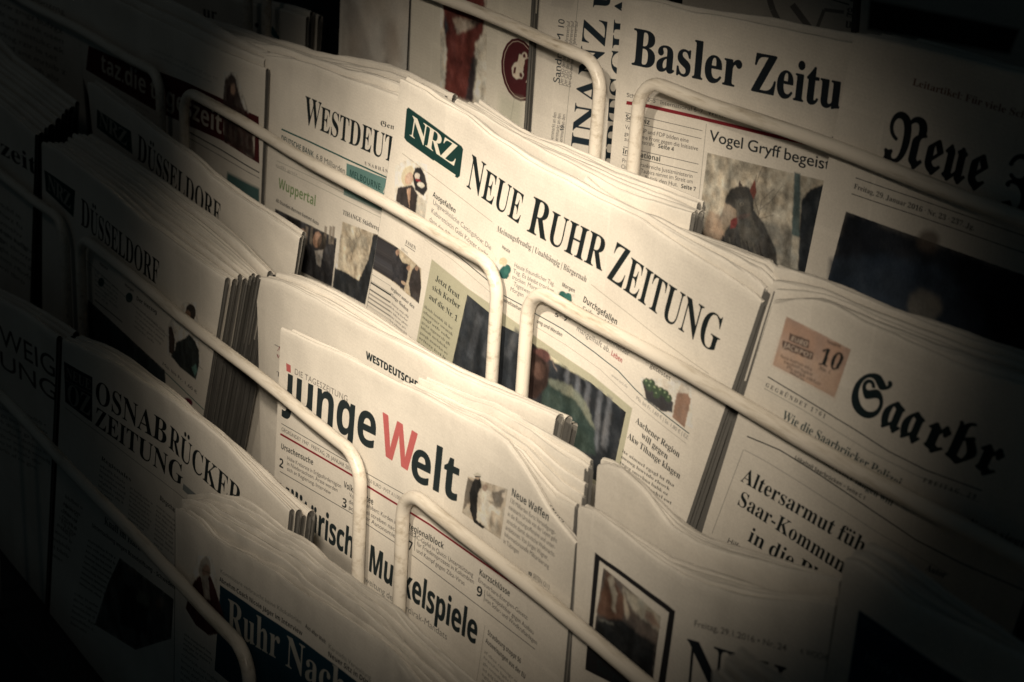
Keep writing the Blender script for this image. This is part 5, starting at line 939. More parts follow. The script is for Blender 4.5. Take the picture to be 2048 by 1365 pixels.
stack('b', F_, R_, (1453, 900), (1960, 1450), .050, 6, P, m_,
      ('newspaper with pink lottery box and big blackletter masthead, right of the brightly lit stack', 'newspapers with the pink lottery box'),
      'papers of the stack with the pink lottery box', seed=8, wave=.0034, own=.0022, nu=50, edge=.0016, n_off=.013, jit=.004)

# ---- paper left of the badge paper, masthead cut off by it
F_ = [(530, 110), (557, 113), (584, 118), (635, 136), (689, 157), (736, 171), (797, 193), (811, 199)]
P = mkpage('b', F_, nf=-1.203, res=4.0, skew=((545, 140), (531, 400)), seed=6)
smallcaps('WESTDEUT', (606, 247), (786, 328), 47)
T('UNABHÄNGIGE', (727, 330), (800, 357), 6.5, track=.2)
T('General', (758, 252), (812, 268), 14, 'frak')
TE = (.02, .085, .08)
P.line([(562, 259), (640, 295), (774, 357), (800, 369)], 3, TE)
T('DEUTSCHE BANK:', (561, 281), (626, 316), 11, 'bold', (.03, .06, .06)); T('6,8 Milliarden', (630, 318), (689, 349), 11, 'sans', (.06, .07, .07))
P.poly([(692, 327), (780, 362), (775, 398), (691, 354)], (.11, .21, .20)); T('MELBOURNE:', (697, 352), (761, 383), 13, 'bold', (.02, .06, .06)); T('Auf', (764, 386), (785, 396), 13, 'bold', (.5, .5, .45))
P.poly([(687, 375), (775, 413), (774, 430), (686, 390)], (.14, .24, .23), soft=2)
P.line([(553, 322), (640, 364), (780, 432)], .9, (.3, .3, .26)); P.line([(553, 335), (640, 377), (780, 446)], .9, (.3, .3, .26))
P.body((552, 322), (640, 362), (550, 336), 1, hfrac=.45, a=.5)
T('Wuppertal', (556, 376), (630, 414), 20, 'bold', (.17, .26, .11))
T('48-Stunden-Rennen kommt dazu', (551, 404), (636, 452), 7, 'bold')
P.poly([(550, 418), (672, 478), (662, 574), (542, 515)], (.045, .045, .05), soft=1.3)
for x in (610, 620, 648, 658, 664): P.poly([(x, 452), (x + 5, 455), (x + 2, 490), (x - 3, 488)], (.22, .19, .16), .8, 2)
P.ell((633, 480), 9, 16, (.36, .23, .17), 5, soft=2.5); P.ell((642, 486), 9, 16, (.03, .025, .02), 5, .8, 3)
P.poly([(628, 502), (645, 500), (640, 535), (632, 530)], (.4, .38, .36), soft=2); P.ell((602, 470), 9, 12, (.33, .22, .17), soft=3)
P.poly([(575, 432), (596, 442), (592, 500), (570, 490)], (.02, .02, .02), .9, 3)
T('TIHANGE Städteregion klagt', (684, 429), (790, 478), 9)
P.poly([(684, 444), (757, 472), (729, 610), (669, 573)], (.44, .39, .31), soft=1.3)
P.noise([(684, 444), (757, 472), (729, 610), (669, 573)], .5, 8)
P.poly([(669, 536), (690, 545), (716, 562), (735, 520), (745, 468), (757, 472), (729, 610), (664, 575)], (.025, .028, .032), soft=2)
P.line([(700, 520), (708, 490), (720, 470), (716, 455)], 1.5, (.3, .26, .2)); P.line([(708, 490), (692, 470)], 1.2, (.3, .26, .2))
P.photo([(550, 418), (672, 478), (662, 574), (542, 515)], 1, .7, 5); P.photo([(684, 444), (757, 472), (729, 610), (664, 575)], 1, .6, 6)
m_ = P.material('front page with narrow serif masthead')
R_ = [(415, 38), (470, 50), (500, 61), (567, 84), (635, 104), (702, 118), (780, 135), (823, 153), (880, 178), (915, 195)]
stack('b', F_, R_, (528, 400), (775, 420), .085, 10, P, m_,
      ('newspaper with narrow serif masthead under a teal line, left of the green badge paper', 'newspapers with the teal line under a narrow serif masthead'),
      'papers of the stack with the teal line', seed=11, wave=.0030, own=.0022, nf=-1.203, nu=46, edge=.0014, jit=.004)

# ---- red banded paper at the left
F_ = [(100, -62), (180, -28), (249, 8), (293, 32), (340, 54), (388, 76), (430, 95), (472, 112), (533, 137)]
P = mkpage('b', F_, res=3.4, skew=((533, 150), (521, 421)), seed=7)
RED = (.065, .014, .016)
P.poly([(175, 92), (245, 122), (310, 142), (371, 165), (448, 200), (518, 234), (519, 328), (448, 284), (310, 222), (170, 140)], RED)
T('taz.die tageszeitung', (200, 142), (512, 306), 36, 'bold', (.50, .46, .40))
P.ell((462, 190), 9, 20, (.10, .07, .06)); P.ell((466, 185), 6, 11, (.30, .2, .15), soft=2)
P.poly([(450, 160), (462, 146), (472, 155), (480, 190), (492, 225), (505, 262), (509, 318), (448, 282), (446, 200)], (.045, .03, .028), .95, 3); P.ell((467, 178), 5, 11, (.30, .2, .15), soft=2)
P.line([(374, 263), (445, 302), (519, 346)], 2); P.line([(374, 275), (519, 357)], 1)
P.body((200, 165), (300, 220), (200, 210), 4, a=.5); P.body((300, 90), (440, 155), (298, 112), 2, a=.4)
P.poly([(455, 345), (519, 378), (519, 425), (450, 390)], (.06, .12, .12), soft=5)
P.photo([(448, 144), (475, 144), (510, 260), (510, 320), (446, 284)], 2, .5, 5)
m_ = P.material('front page with red band')
R_ = [(150, -80), (249, -35), (334, -5), (370, 12), (404, 27), (440, 50), (480, 72), (545, 100)]
stack('b', F_, R_, (190, 240), (521, 421), .028, 3, P, m_,
      ('shaded newspaper with dark red band across it, behind the second wire loop from the left', 'newspapers with the dark red band'),
      'papers of the stack with the red band', seed=13, wave=.003, own=.002, nu=40)
F_ = [(-260, -190), (-100, -140), (60, -62), (150, -15)]
Pb = mkpage('b', F_, res=1.5)
Pb.body((-100, -90), (140, 20), (-100, 90), 9, a=.8)
stack('b', F_, None, (-240, 100), (168, 200), .03, 3, Pb, Pb.material('dim front page'),
      ('very dark newspaper at the top left, left of the red banded paper', 'dark newspapers left of the red banded one'), 'dark papers at the top left', seed=14, wave=.003, own=.002)

# ================================================================== ROW A
# ---- big bold serif masthead, griffin picture
F_ = [(1246, -4), (1263, -2), (1320, 4), (1388, 24), (1460, 36), (1540, 50), (1592, 61), (1700, 82), (1790, 100)]
P = mkpage('a', F_, nf=-1.402, res=4.4, skew=((1243, 20), (1219, 327)), seed=9, extra=[(1700, 560)])
T('Basler', (1261, 129), (1480, 176), 72, col=(.012, .018, .024), fat=2.0); T('Zeitung', (1502, 181), (1772, 240), 76, col=(.012, .018, .024), fat=2.0)
P.line([(1252, 206), (1298, 213), (1400, 236), (1540, 270), (1720, 312)], 7, (.20, .02, .028))
P.line([(1252, 188), (1400, 216), (1720, 290)], .9, (.3, .28, .25))
T('Schweiz 2–5   International 6–7   Wirtschaft 8–11   Verkehr 12   Meinungen 19–20', (1252, 194), (1700, 290), 8, 'sans', (.09, .09, .09))
def body_lines(ls, st, h, col=(.05, .05, .05), style='sans'):
    for (t_, a_, b_) in ls: T(t_, a_, b_, h, style, col)
T('Schweiz', (1250, 239), (1299, 250), 10, 'bold'); T('International', (1244, 307), (1321, 324), 10, 'bold')
body_lines([('Vereint. SP und FDP bilden eine', (1249, 258), (1378, 286)), ('gemeinsame Front gegen die Initiative', (1248, 271), (1397, 302)), ('zur Durchstrafe.', (1247.7, 282), (1310, 294)),
            ('Protest. Frankreichs Justizministerin', (1243, 325), (1386, 357)), ('Christiane Taubira nimmt im Streit um', (1241, 337), (1386, 368)), ('die Terror-Politik den Hut.', (1241, 349), (1356, 374))], 0, 8)
T('Seite 4', (1316, 296), (1348, 303), 8, 'bold'); T('Seite 7', (1362, 376), (1392, 383), 8, 'bold')
for a_, b_ in (((1250, 226), (1406, 262)), ((1250, 242), (1404, 278)), ((1246, 294), (1398, 329)), ((1244, 310), (1396, 346)), ((1242, 362), (1390, 397))): P.line([a_, b_], 1)
P.line([(1414, 248), (1398, 401), (1392, 470)], .9, (.25, .24, .22))
T('Vogel Gryff begeistert', (1419, 282), (1702, 352), 22, 'sans', (.02, .025, .03)); T('Vogel Gryff begeistert', (1419.7, 282), (1702.7, 352), 22, 'sans', (.02, .025, .03))
ph = [(1416, 306), (1690, 372), (1660, 600), (1388, 520)]
P.poly(ph, (.40, .37, .31)); P.poly([(1400, 440), (1500, 430), (1680, 490), (1660, 600), (1388, 520)], (.16, .16, .15), .8, 12)
P.noise(ph, .5, 10)
for l in ([(1512, 500), (1518, 430), (1524, 400), (1550, 376)], [(1518, 430), (1508, 390), (1514, 350)], [(1520, 420), (1545, 400), (1565, 372)], [(1518, 438), (1548, 430)], [(1514, 365), (1525, 335)]): P.line(l, 1.6, (.12, .11, .1), .8)
P.poly([(1452, 395), (1462, 378), (1480, 371), (1498, 374), (1508, 390), (1508, 420), (1530, 450), (1552, 500), (1556, 540), (1420, 500), (1432, 450), (1448, 420)], (.05, .05, .05), 1, 3)
P.poly([(1500, 380), (1510, 358), (1514, 385), (1508, 400)], (.16, .06, .05), 1, 1.5); P.poly([(1478, 373), (1480, 360), (1486, 372)], (.06, .05, .05), 1, 1)
P.poly([(1450, 405), (1476, 420), (1478, 432), (1462, 446), (1446, 470), (1438, 450)], (.24, .20, .16), 1, 3)
P.poly([(1462, 440), (1484, 428), (1502, 426), (1498, 434), (1480, 440), (1470, 456), (1460, 458)], (.13, .035, .035), 1, 2); P.ell((1484, 408), 4.5, 3.5, (.5, .46, .4)); P.ell((1484.5, 408), 2, 2, (.02, .02, .02))
P.poly([(1418, 420), (1440, 430), (1448, 470), (1430, 500), (1400, 490)], (.33, .25, .19), .8, 5)
P.poly([(1590, 345), (1602, 348), (1600, 560), (1580, 555)], (.05, .09, .1), .9, 3); P.poly([(1604, 400), (1622, 378), (1645, 370), (1670, 372), (1656, 600), (1592, 580)], (.025, .03, .036), 1, 3)
P.poly([(1585, 470), (1600, 476), (1596, 540), (1580, 536)], (.42, .40, .35), .8, 3)
P.poly([(1470, 400), (1500, 398), (1506, 440), (1524, 470), (1500, 500), (1478, 470)], (.09, .09, .085), .8, 3)
for i in range(7): P.line([(1446 + 12 * i, 470 + 3 * i), (1452 + 13 * i, 520 + 3 * i)], 3, (.10, .10, .09) if i % 2 else (.02, .02, .02), .7)
P.photo(ph, 1, .6, 6)
m_ = P.material('front page with big bold serif masthead')
R_ = [(1252, -20), (1268, -18), (1325, -12), (1394, 7), (1466, 20), (1546, 33), (1600, 46), (1706, 66), (1796, 84)]
stack('a', F_, R_, (1219, 327), (1740, 560), .012, 2, P, m_,
      ('newspaper with big bold serif masthead and a picture of a bird-headed costumed figure', 'newspapers showing the bird-headed figure'), 'papers with the bird-headed figure', seed=17, wave=.0022, own=.0008, nf=-1.402, nu=40)
# ---- blackletter paper at the right
F_ = [(1707, 67), (1798, 84), (1880, 104), (1960, 122), (2048, 144), (2180, 180)]
P = mkpage('a', F_, res=3.6, skew=((1705, 80), (1626, 460)), seed=10, extra=[(1590, 560)])
T('Neue', (1766, 314), (1968, 384), 126, 'frak', (.012, .016, .02), fat=2); T('Zürcher', (2000, 398), (2360, 520), 126, 'frak', (.012, .016, .02), fat=2)
T('Leitartikel: Für viele Schweizer', (1826, 170), (2120, 258), 14, 'serif', (.16, .07, .06))
P.line([(1711, 356), (1830, 396), (2048, 471), (2150, 505)], 1.5); P.line([(1703, 388), (1830, 430), (2048, 505), (2150, 540)], 1.5)
T('Freitag, 29. Januar 2016 · Nr. 23 · 237. Jg.', (1707, 377), (1950, 461), 10)
P.poly([(1692, 424), (2048, 550), (2200, 606), (2160, 800), (1640, 620)], (.018, .022, .03), soft=1.4)
P.poly([(1660, 520), (1760, 508), (1880, 530), (1960, 600), (1990, 680), (1650, 640)], (.035, .05, .075), .9, 9)
P.ell((1858, 480), 22, 20, (.14, .11, .09), 0, .8, 7); P.ell((1850, 615), 34, 38, (.17, .165, .15), 0, .9, 5)
P.photo([(1692, 424), (2048, 550), (2200, 606), (2160, 800), (1640, 620)], 4, .6, 14)
m_ = P.material('front page with blackletter masthead and navy picture')
R_ = [(1845, 69), (1900, 84), (1960, 100), (2048, 124), (2100, 138), (2300, 190)]
stack('a', F_, R_, (1626, 460), (2110, 560), .055, 6, P, m_,
      ('newspaper with tall blackletter masthead above a navy picture, in the upper right', 'newspapers with the navy picture'), 'papers of the stack with the navy picture', seed=19, wave=.0025, own=.0015, n_off=.014)
# ---- sideways salmon paper with rotated lettering
F_ = [(1062, -260), (1140, -238), (1210, -222), (1290, -200)]
P = mkpage('a', F_, nf=-1.412, res=4.2, down_=.62, seed=12)
def V_(txt, p0, p1, left, style='serif', col=(.015, .025, .035), track=0):
    lay, w = layout(txt, style, track); o = P.t(p0)
    P._affine(o, (P.t(p1) - o) / w, (P.t((p0[0] - left, p0[1] - left * .22)) - o) / CAP[style], lay, col)
V_('FINANZ und', (1181, 352), (1232, -128), 45); V_('WIRTSCHAFT', (1243, 400), (1276, -110), 38)
P.line([(1159, -40), (1126, 300)], 1, (.3, .29, .26))
V_('Sandro M', (1118, 168), (1126, 68), 13, 'sans'); V_('10', (1126, 60), (1128, 40), 12, 'sans')
for i in range(3): V_('Der CEO der bald', (1124 + i * 8, 172 + i * 2), (1131 + i * 8, 108 + i * 4), 7, 'sans', (.1, .1, .1)); V_('Jahresverlauf', (1134 + i * 8, 90), (1139 + i * 8, 44), 7, 'sans', (.1, .1, .1))
for i in range(3): V_('Bernmarkt an den', (1105 + i * 9, 284 + i * 3), (1112 + i * 9, 226 + i * 2), 7, 'sans', (.08, .08, .08))
V_('19', (1126, 264), (1128, 252), 8, 'bold')
P.poly([(1104, -10), (1150, -2), (1140, 20), (1100, 12)], (.2, .2, .2), .15, 3)
stack('a', F_, None, (1010, 420), (1250, 420), .02, 2, P, P.material('sideways front page'),
      ('newspaper turned sideways so that its big dark lettering reads upwards', 'newspapers turned sideways'), 'papers turned sideways', seed=21, wave=.0035, own=.001, nf=-1.412, nu=26)
# ---- magazine with red dress and round emblem
F_ = [(830, -210), (900, -196), (990, -180), (1076, -160)]
P = mkpage('a', F_, nf=-1.397, res=3.6, down_=.62, tone=(.60, .57, .50), seed=15)
P.poly([(888, -40), (970, -30), (968, 60), (950, 90), (946, 206), (889, 186), (893, 100), (886, 50)], (.11, .032, .028), soft=3)
P.poly([(905, 35), (960, 40), (935, 62), (915, 68)], (.42, .36, .3), .9, 3); P.poly([(925, 38), (965, 42), (955, 52)], (.03, .02, .02), .9, 2)
P.poly([(945, 110), (956, 120), (945, 206), (930, 200)], (.03, .03, .035), .9, 3); P.poly([(890, 30), (897, 60), (888, 70)], (.04, .06, .08), .9, 3)
P.noise([(888, -40), (970, -30), (946, 206), (889, 186)], .6, 9)
P.ell((1040, 140), 37, 64, (.060, .014, .017), -8, soft=1.2); P.ell((1040, 140), 33, 59, (.32, .26, .22), -8, soft=.8); P.ell((1040, 140), 31.5, 57, (.060, .014, .017), -8, soft=.8)
CR = (.50, .45, .38)
P.poly([(1026, 152), (1024, 136), (1030, 126), (1036, 124), (1040, 108), (1052, 110), (1050, 126), (1048, 138), (1046, 152), (1034, 160)], CR, soft=1)
P.ell((1050, 112), 5.5, 7.5, CR); P.ell((1050, 112), 3, 4.5, (.060, .014, .017)); P.ell((1043, 150), 6, 8, CR); P.ell((1043, 150), 3.3, 5, (.060, .014, .017)); P.poly([(1028, 136), (1034, 134), (1032, 146), (1027, 148)], (.060, .014, .017))
V_('classic', (1064, 182), (1070, 102), 12, 'serif', CR); P.line([(1030, 196), (1022, 240)], 1.2, (.35, .33, .3))
P.poly([(1000, 190), (1046, 200), (1040, 280), (990, 270)], (.40, .42, .34), .5, 14)
P.photo([(880, -60), (976, -50), (972, 215), (880, 200)], 3, .5, 7); P.photo([(1020, 105), (1056, 100), (1058, 165), (1020, 168)], 1, .1, 5)
stack('a', F_, None, (816, 200), (1048, 262), .022, 2, P, P.material('magazine cover with red dress'),
      ('magazine cover with red dress figure and dark red oval car emblem', 'magazines with the red dress cover'), 'magazines with the red dress cover', seed=23, wave=.005, own=.001, nf=-1.397, nu=26)
F_ = [(690, -260), (760, -240), (830, -225)]
P = mkpage('a', F_, nf=-1.404, res=2, down_=.62, tone=(.50, .475, .44), seed=16)
P.poly([(690, -20), (720, 20), (750, 130), (700, 110)], (.34, .31, .28), .8, 6); P.poly([(762, 60), (790, 30), (806, 120), (770, 130)], (.36, .33, .3), .8, 6); P.line([(774, 116), (770, 132)], 3, (.12, .11, .1)); P.line([(758, 30), (754, 80)], 2, (.6, .57, .5))
P.photo([(690, -40), (830, -20), (815, 165), (680, 150)], 4, .22, 14)
stack('a', F_, None, (676, 150), (812, 170), .03, 3, P, P.material('pale grey magazine cover'),
      ('pale grey magazine cover left of the red dress magazine', 'pale grey magazines'), 'pale grey magazines', seed=25, wave=.004, own=.002, nf=-1.404, nu=16)
F_ = [(250, -60), (380, -22), (500, 5), (567, 18), (611, 34)]
P = mkpage('a', F_, res=2.4, nf=-1.390, seed=18)
T('ur', (404, 34), (432, 42), 24, 'serif'); P.ell((512, 51), 4, 5, INK); P.poly([(530, 50), (546, 55), (560, 80), (546, 74)], (.03, .13, .13))
T('de', (600, -10), (640, 0), 20)
R_ = [(280, -75), (400, -40), (520, -10), (590, 18), (640, 58)]
stack('a', F_, None, (230, 120), (606, 150), .03, 3, P, P.material('front page with teal stripe'),
      ('dim newspaper with a small teal stripe at the top left of the picture', 'dim newspapers with the teal stripe'), 'dim papers with the teal stripe', seed=27, wave=.003, own=.002, nf=-1.390, nu=26)
# ---- row z, dim in the background
F_ = [(1380, -240), (1560, -215), (1725, -190)]
P = mkpage('z', F_, res=2.4, down_=.6, seed=20)
P.line([(1520, -60), (1545, 20), (1560, 50)], 12, (.22, .21, .2), 1); P.line([(1585, 10), (1630, 70)], 13, (.22, .21, .2)); P.line([(1630, 70), (1650, 20), (1690, 25)], 7, (.25, .24, .22)); P.line([(1600, -20), (1700, 10)], 2)
P.body((1700, -20), (1800, 0), (1690, 60), 3, style='serif', a=.8, hfrac=.7)
stack('z', F_, None, (1350, 200), (1690, 200), .03, 3, P, P.material('dim page with large black strokes'),
      ('dim newspaper high behind the bold serif masthead with large black strokes', 'dim newspapers with large black strokes'), 'dim papers behind the bold masthead', seed=29, wave=.003, own=.002, nu=20)
F_ = [(1736, -190), (1900, -150), (2100, -100)]
P = mkpage('z', F_, res=1.5, down_=.6, seed=22); P.poly([(1740, 0), (2040, 60), (2020, 110), (1735, 60)], (.03, .03, .03), 1, 2)
stack('z', F_, None, (1716, 100), (2060, 200), .03, 3, P, P.material('dark picture page'),
      ('nearly black newspaper in the top right corner', 'nearly black newspapers in the top right corner'), 'dark papers in the top right corner', seed=31, wave=.003, own=.002, nu=20)

# ================================================================== ROW C
# ---- paper with the red W and its stack
F_ = [(562, 655), (591, 668), (635, 690), (689, 712), (736, 737), (786, 763), (837, 785), (904, 822), (972, 856), (1010, 882), (1044, 928), (1072, 975), (1099, 1022), (1152, 1087)]
P = mkpage('c', F_, res=4.4, skew=((562, 670), (548, 960)), seed=31, extra=[(1150, 1010)])
RD = (.44, .115, .115); BK = (.016, .024, .027)
P.poly([(575, 726), (584, 731), (584, 746), (575.5, 742)], RD)
T('junge', (571, 808), (753, 902), 82, 'bold', BK, track=-.01, fat=1.3); P.ell((582, 734), 10, 11, PAPER); P.poly([(575, 726), (584, 731), (584, 746), (575.5, 742)], RD)
T('DIE TAGESZEITUNG', (591, 748), (697, 805), 11.5, 'sans', (.15, .14, .13), track=.04)
T('W', (761, 905), (829, 950), 80, 'bold', RD, fat=1.5)
T('elt', (819, 955), (917, 1005), 82, 'bold', BK, track=-.01, fat=1.3)
P.line([(565, 847), (735, 947), (807, 988), (1000, 1117), (1100, 1193)], 1.1)
for a_, b_ in (((563, 868), (709, 953)), ((709, 953), (735, 972)), ((735, 972), (861, 1050)), ((861, 1050), (1095, 1215))): P.line([a_, b_], 3.6, (.22, .02, .03))
T('GEGRÜNDET 1947 · FREITAG, 29. JANUAR 2016 · NR. 24', (565, 861), (733, 960), 7, 'sans', (.06, .06, .06)); T('1,50 EURO · PVST A11002', (735, 962), (804, 1003), 7, 'sans', (.06, .06, .06))
T('Ursachensuche', (564, 897), (628, 931), 11, 'bold'); T('2', (560, 933), (569, 938), 18, 'bold')
body_lines([('Hohe Krebsrate in Erdgasförderregion', (576, 919), (684, 977)), ('in Niedersachsen. Ärzte werden', (576, 930), (677, 985)), ('sich an Regierung. Interview', (576, 941), (663, 990))], 0, 7.5)
P.line([(562, 943), (708, 1029)], 1.1); P.line([(731, 1046), (793, 1087), (812, 1100)], 1.1)
T('Volkskomitee', (689, 974), (748, 1011), 12, 'bold'); T('3', (685, 1013), (695, 1018), 18, 'bold')
body_lines([('Von unten erobert: Kurden im', (700, 993), (797, 1052)), ('der Türkei streben nach', (699, 1006), (796, 1066)), ('politischer Autonomie', (699, 1018), (792, 1077))], 0, 8)
T('Regionalblock', (816, 1056), (889, 1099), 12, 'bold'); T('7', (817, 1098), (826, 1104), 18, 'bold')
body_lines([('CELAC-Gipfel in Quito: Unterstützung', (816, 1066), (948, 1155)), ('für Friedensprozess in Kolumbien', (835, 1091), (950, 1169)), ('und Kampf gegen Zika-Virus', (834, 1104), (931, 1172))], 0, 8.5)
T('Kurzschlüsse', (960, 1149), (1022, 1194), 12, 'bold'); T('9', (954, 1190), (966, 1197), 20, 'bold')
body_lines([('Erneuerbare-Energien-Gesetz:', (958, 1163), (1058, 1241)), ('Unionspolitiker gegen Ausbau', (975, 1190), (1070, 1270)), ('von Solar- und Windkraftanlagen', (972, 1202), (1077, 1291))], 0, 8.5)
P.line([(825, 1110), (950, 1205), (1073, 1299)], 1.1); P.line([(832, 1072), (830, 1102)], .8); P.line([(972, 1180), (970, 1203)], .8)
T('Militärische', (554, 1012), (728, 1133), 50, 'bold', BK, track=-.01, fat=1.4); T('Muskelspiele', (737, 1140), (955, 1291), 52, 'bold', BK, track=-.01, fat=1.4)
T('Ausweitung des Nordirak-Mandats', (712, 1150), (896, 1281), 12, 'sans', (.16, .16, .15))
T('Strasbourg stoppt 56', (977, 1269), (1044, 1328), 9.5, 'bold'); T('Ausweisungen aus der EU', (973, 1285), (1053, 1359), 9.5, 'bold')
P.line([(972, 1251), (960, 1335), (955, 1365)], .8, (.3, .28, .25)); P.body((971, 1296), (1055, 1375), (962, 1400), 9, hfrac=.5, a=.8)
ph = [(938, 953), (978, 966), (1018, 979), (1003, 1079), (926, 1026)]
P.poly(ph, (.42, .38, .32), soft=1.2); P.noise(ph, .35, 6)
P.poly([(938, 955), (948, 962), (946, 985), (950, 1000), (940, 1005), (928, 1020), (932, 985)], (.10, .09, .08), .9, 2)
P.poly([(945, 970), (950, 958), (962, 956), (966, 972), (958, 985), (956, 1010), (962, 1040), (973, 1052), (968, 1058), (950, 1045), (942, 1020), (941, 985)], (.02, .02, .02), 1, 1.4)
P.ell((957, 954), 5, 6, (.35, .28, .22)); P.poly([(949, 949), (957, 945), (966, 950), (963, 953), (951, 953)], (.5, .48, .42), 1, 1); P.line([(952, 953), (964, 954)], 2, (.03, .03, .03))
P.poly([(960, 985), (972, 976), (984, 984), (985, 1000), (1004, 1022), (1000, 1030), (984, 1020), (980, 1060), (955, 1040), (957, 1005)], (.58, .54, .47), 1, 1.5); P.ell((972, 975), 6, 7, (.28, .22, .18))
P.poly([(985, 985), (1012, 978), (1010, 1000), (1003, 1016), (990, 1004)], (.12, .11, .10), .8, 2); P.poly([(975, 1000), (1000, 1006), (996, 1018)], (.2, .18, .15), .8, 2); P.ell((986, 975), 4, 5, (.5, .45, .38)); P.ell((997, 978), 5, 5, (.5, .45, .38)); P.ell((1010, 990), 4, 6, (.48, .43, .37))
P.photo(ph, 1, .45, 5)
T('Neue Waffen', (1025, 990), (1102, 1043), 15, 'bold', BK)
ls = ['130 Milliarden Euro: Verteidigungs-', 'ministerin Ursula von der Leyen geht', 'in die Rüstungsoffensive und unter-', 'streicht damit deutsche Weltmacht-', 'ambitionen. Von Jürgen Wagner,', 'Informationsstelle Militarisierung', 'in Tübingen']
en = [(1115, 1070), (1118, 1086), (1114, 1099), (1114, 1115), (1100, 1121), (1101, 1138), (1040, 1109)]
for i, (t_, e_) in enumerate(zip(ls, en)): T(t_, (1022 - 2.2 * i, 1004 + 13.6 * i), e_, 9, 'sans', (.05, .05, .05))
P.poly([(1060, 1143), (1066, 1146), (1066, 1153), (1060, 1149)], BK); P.poly([(1062, 1146), (1064, 1147), (1064, 1150), (1062, 1149)], PAPER); T('SEITEN 12/13', (1069, 1155), (1102, 1180), 9, 'sans', (.05, .05, .05))
m_ = P.material('front page with one red masthead letter')
R_ = [(591, 648), (640, 672), (700, 702), (742, 728), (792, 755), (842, 777), (910, 814), (978, 848), (1020, 880), (1054, 926), (1082, 973), (1109, 1020), (1160, 1078)]
stack('c', F_, R_, (548, 960), (1130, 1330), .014, 2, P, m_,
      ('newspaper with heavy black sans masthead containing one red letter, its top right corner dog-eared', 'newspapers with the red masthead letter'),
      'papers with the red masthead letter', seed=33, wave=.0012, own=.0006, nu=60, n_off=.013, edge=.0006)
# ---- loose bundle behind the red letter paper
F2 = [(800, 776), (842, 792), (900, 824), (960, 850), (1040, 905), (1075, 950), (1110, 990), (1151, 1012)]
R2 = [(862, 758), (905, 775), (960, 796), (1000, 808), (1050, 836), (1113, 870), (1160, 896), (1192, 920)]
Pb = mkpage('c', F2, nf=-1.022, res=1.5); mb = Pb.material('blank back of a folded sheet')
stack('c', F2, R2, (790, 1000), (1128, 1300), .034, 7, Pb, mb,
      ('pale folded newspaper edge right behind the dog-eared corner of the red letter paper', 'pale folded papers behind the red letter paper'),
      'folded papers between the red letter paper and the taller bundle', seed=35, wave=.002, own=.0020, nf=-1.022, nu=60, freq=1.5, edge=.0012, leafs=4, jit=.004)
# ---- tall bundle with short bold masthead
F_ = [(512, 553), (534, 557), (567, 567), (635, 598), (702, 638), (770, 672), (837, 706), (904, 740), (960, 765), (1040, 800), (1113, 830)]
P = mkpage('c', F_, nf=-1.060, res=3.2, skew=((534, 570), (527, 880)), seed=36)
T('WESTDEUTSCHE', (730, 718), (834, 780), 14.5, 'bold', BK, fat=.7); T('ALLGEMEINE', (841, 785), (930, 836), 14.5, 'bold', BK, fat=.7)
T('Angst', (553, 702), (590, 722), 11, 'serif', (.22, .03, .04)); T('vor dem', (552, 716), (600, 740), 10, 'serif', (.22, .03, .04)); T('Terror', (552, 752), (590, 772), 9, 'serif')
P.line([(548, 690), (700, 770)], 1)
m_ = P.material('blank topped front page')
R_ = [(592, 535), (611, 541), (650, 556), (702, 585), (770, 629), (837, 676), (904, 718), (972, 752), (1040, 786), (1112, 822), (1160, 842)]
stack('c', F_, R_, (520, 900), (1100, 900), .048, 4, P, m_,
      ('tall blank topped newspaper with a short bold black heading, behind the red letter paper', 'tall blank topped newspapers'),
      'tall blank topped papers behind the red letter paper', seed=37, wave=.0020, own=.0014, nf=-1.060, nu=46, edge=.0009)

# ---- black framed picture paper, lower right
F_ = [(1157, 1014), (1181, 1021), (1218, 1047), (1273, 1094), (1324, 1130), (1358, 1150), (1409, 1168), (1477, 1188), (1540, 1201), (1600, 1206), (1671, 1210)]
P = mkpage('c', F_, res=3.8, skew=((1157, 1030), (1142, 1300)), seed=38, extra=[(1150, 1120)])
P.poly([(1189, 1106), (1348, 1224), (1322, 1420), (1170, 1340)], (.018, .018, .02)); P.poly([(1198, 1122), (1335, 1227), (1311, 1390), (1182, 1290)], PAPER)
ph = [(1206, 1137), (1318, 1236), (1302, 1372), (1188, 1268)]
P.poly(ph, (.12, .10, .09)); P.poly([(1212, 1143), (1225, 1160), (1252, 1210), (1236, 1260), (1192, 1225)], (.13, .075, .055), 1, 3); P.poly([(1245, 1178), (1280, 1200), (1318, 1236), (1312, 1262), (1262, 1222)], (.44, .42, .36), 1, 3)
P.poly([(1192, 1235), (1240, 1240), (1275, 1268), (1308, 1290), (1302, 1372), (1188, 1280)], (.018, .02, .022), 1, 4)
P.poly([(1212, 1160), (1222, 1150), (1232, 1190), (1228, 1225), (1222, 1220), (1222, 1190)], (.40, .36, .30), 1, 2); P.poly([(1243, 1170), (1249, 1200), (1256, 1230), (1250, 1240), (1244, 1215)], (.40, .36, .30), 1, 2)
P.poly([(1288, 1220), (1304, 1230), (1318, 1258), (1300, 1252), (1286, 1236)], (.30, .22, .18), 1, 3); P.line([(1196, 1238), (1226, 1250)], 2, (.3, .3, .28), .7)
P.photo(ph, 2, .5, 6)
T('Sorgenkind', (1192, 1340), (1300, 1420), 21, 'bold', BK); T('Freitag, 29.1.2016 • Nr. 24', (1386, 1253), (1574, 1303), 12, 'sans', (.06, .06, .06)); T('4. WOCHE', (1600, 1308), (1660, 1323), 12, 'sans', (.06, .06, .06))
T('NW', (1362, 1376), (1560, 1440), 98, 'serif', (.012, .018, .024))
m_ = P.material('front page with black framed picture')
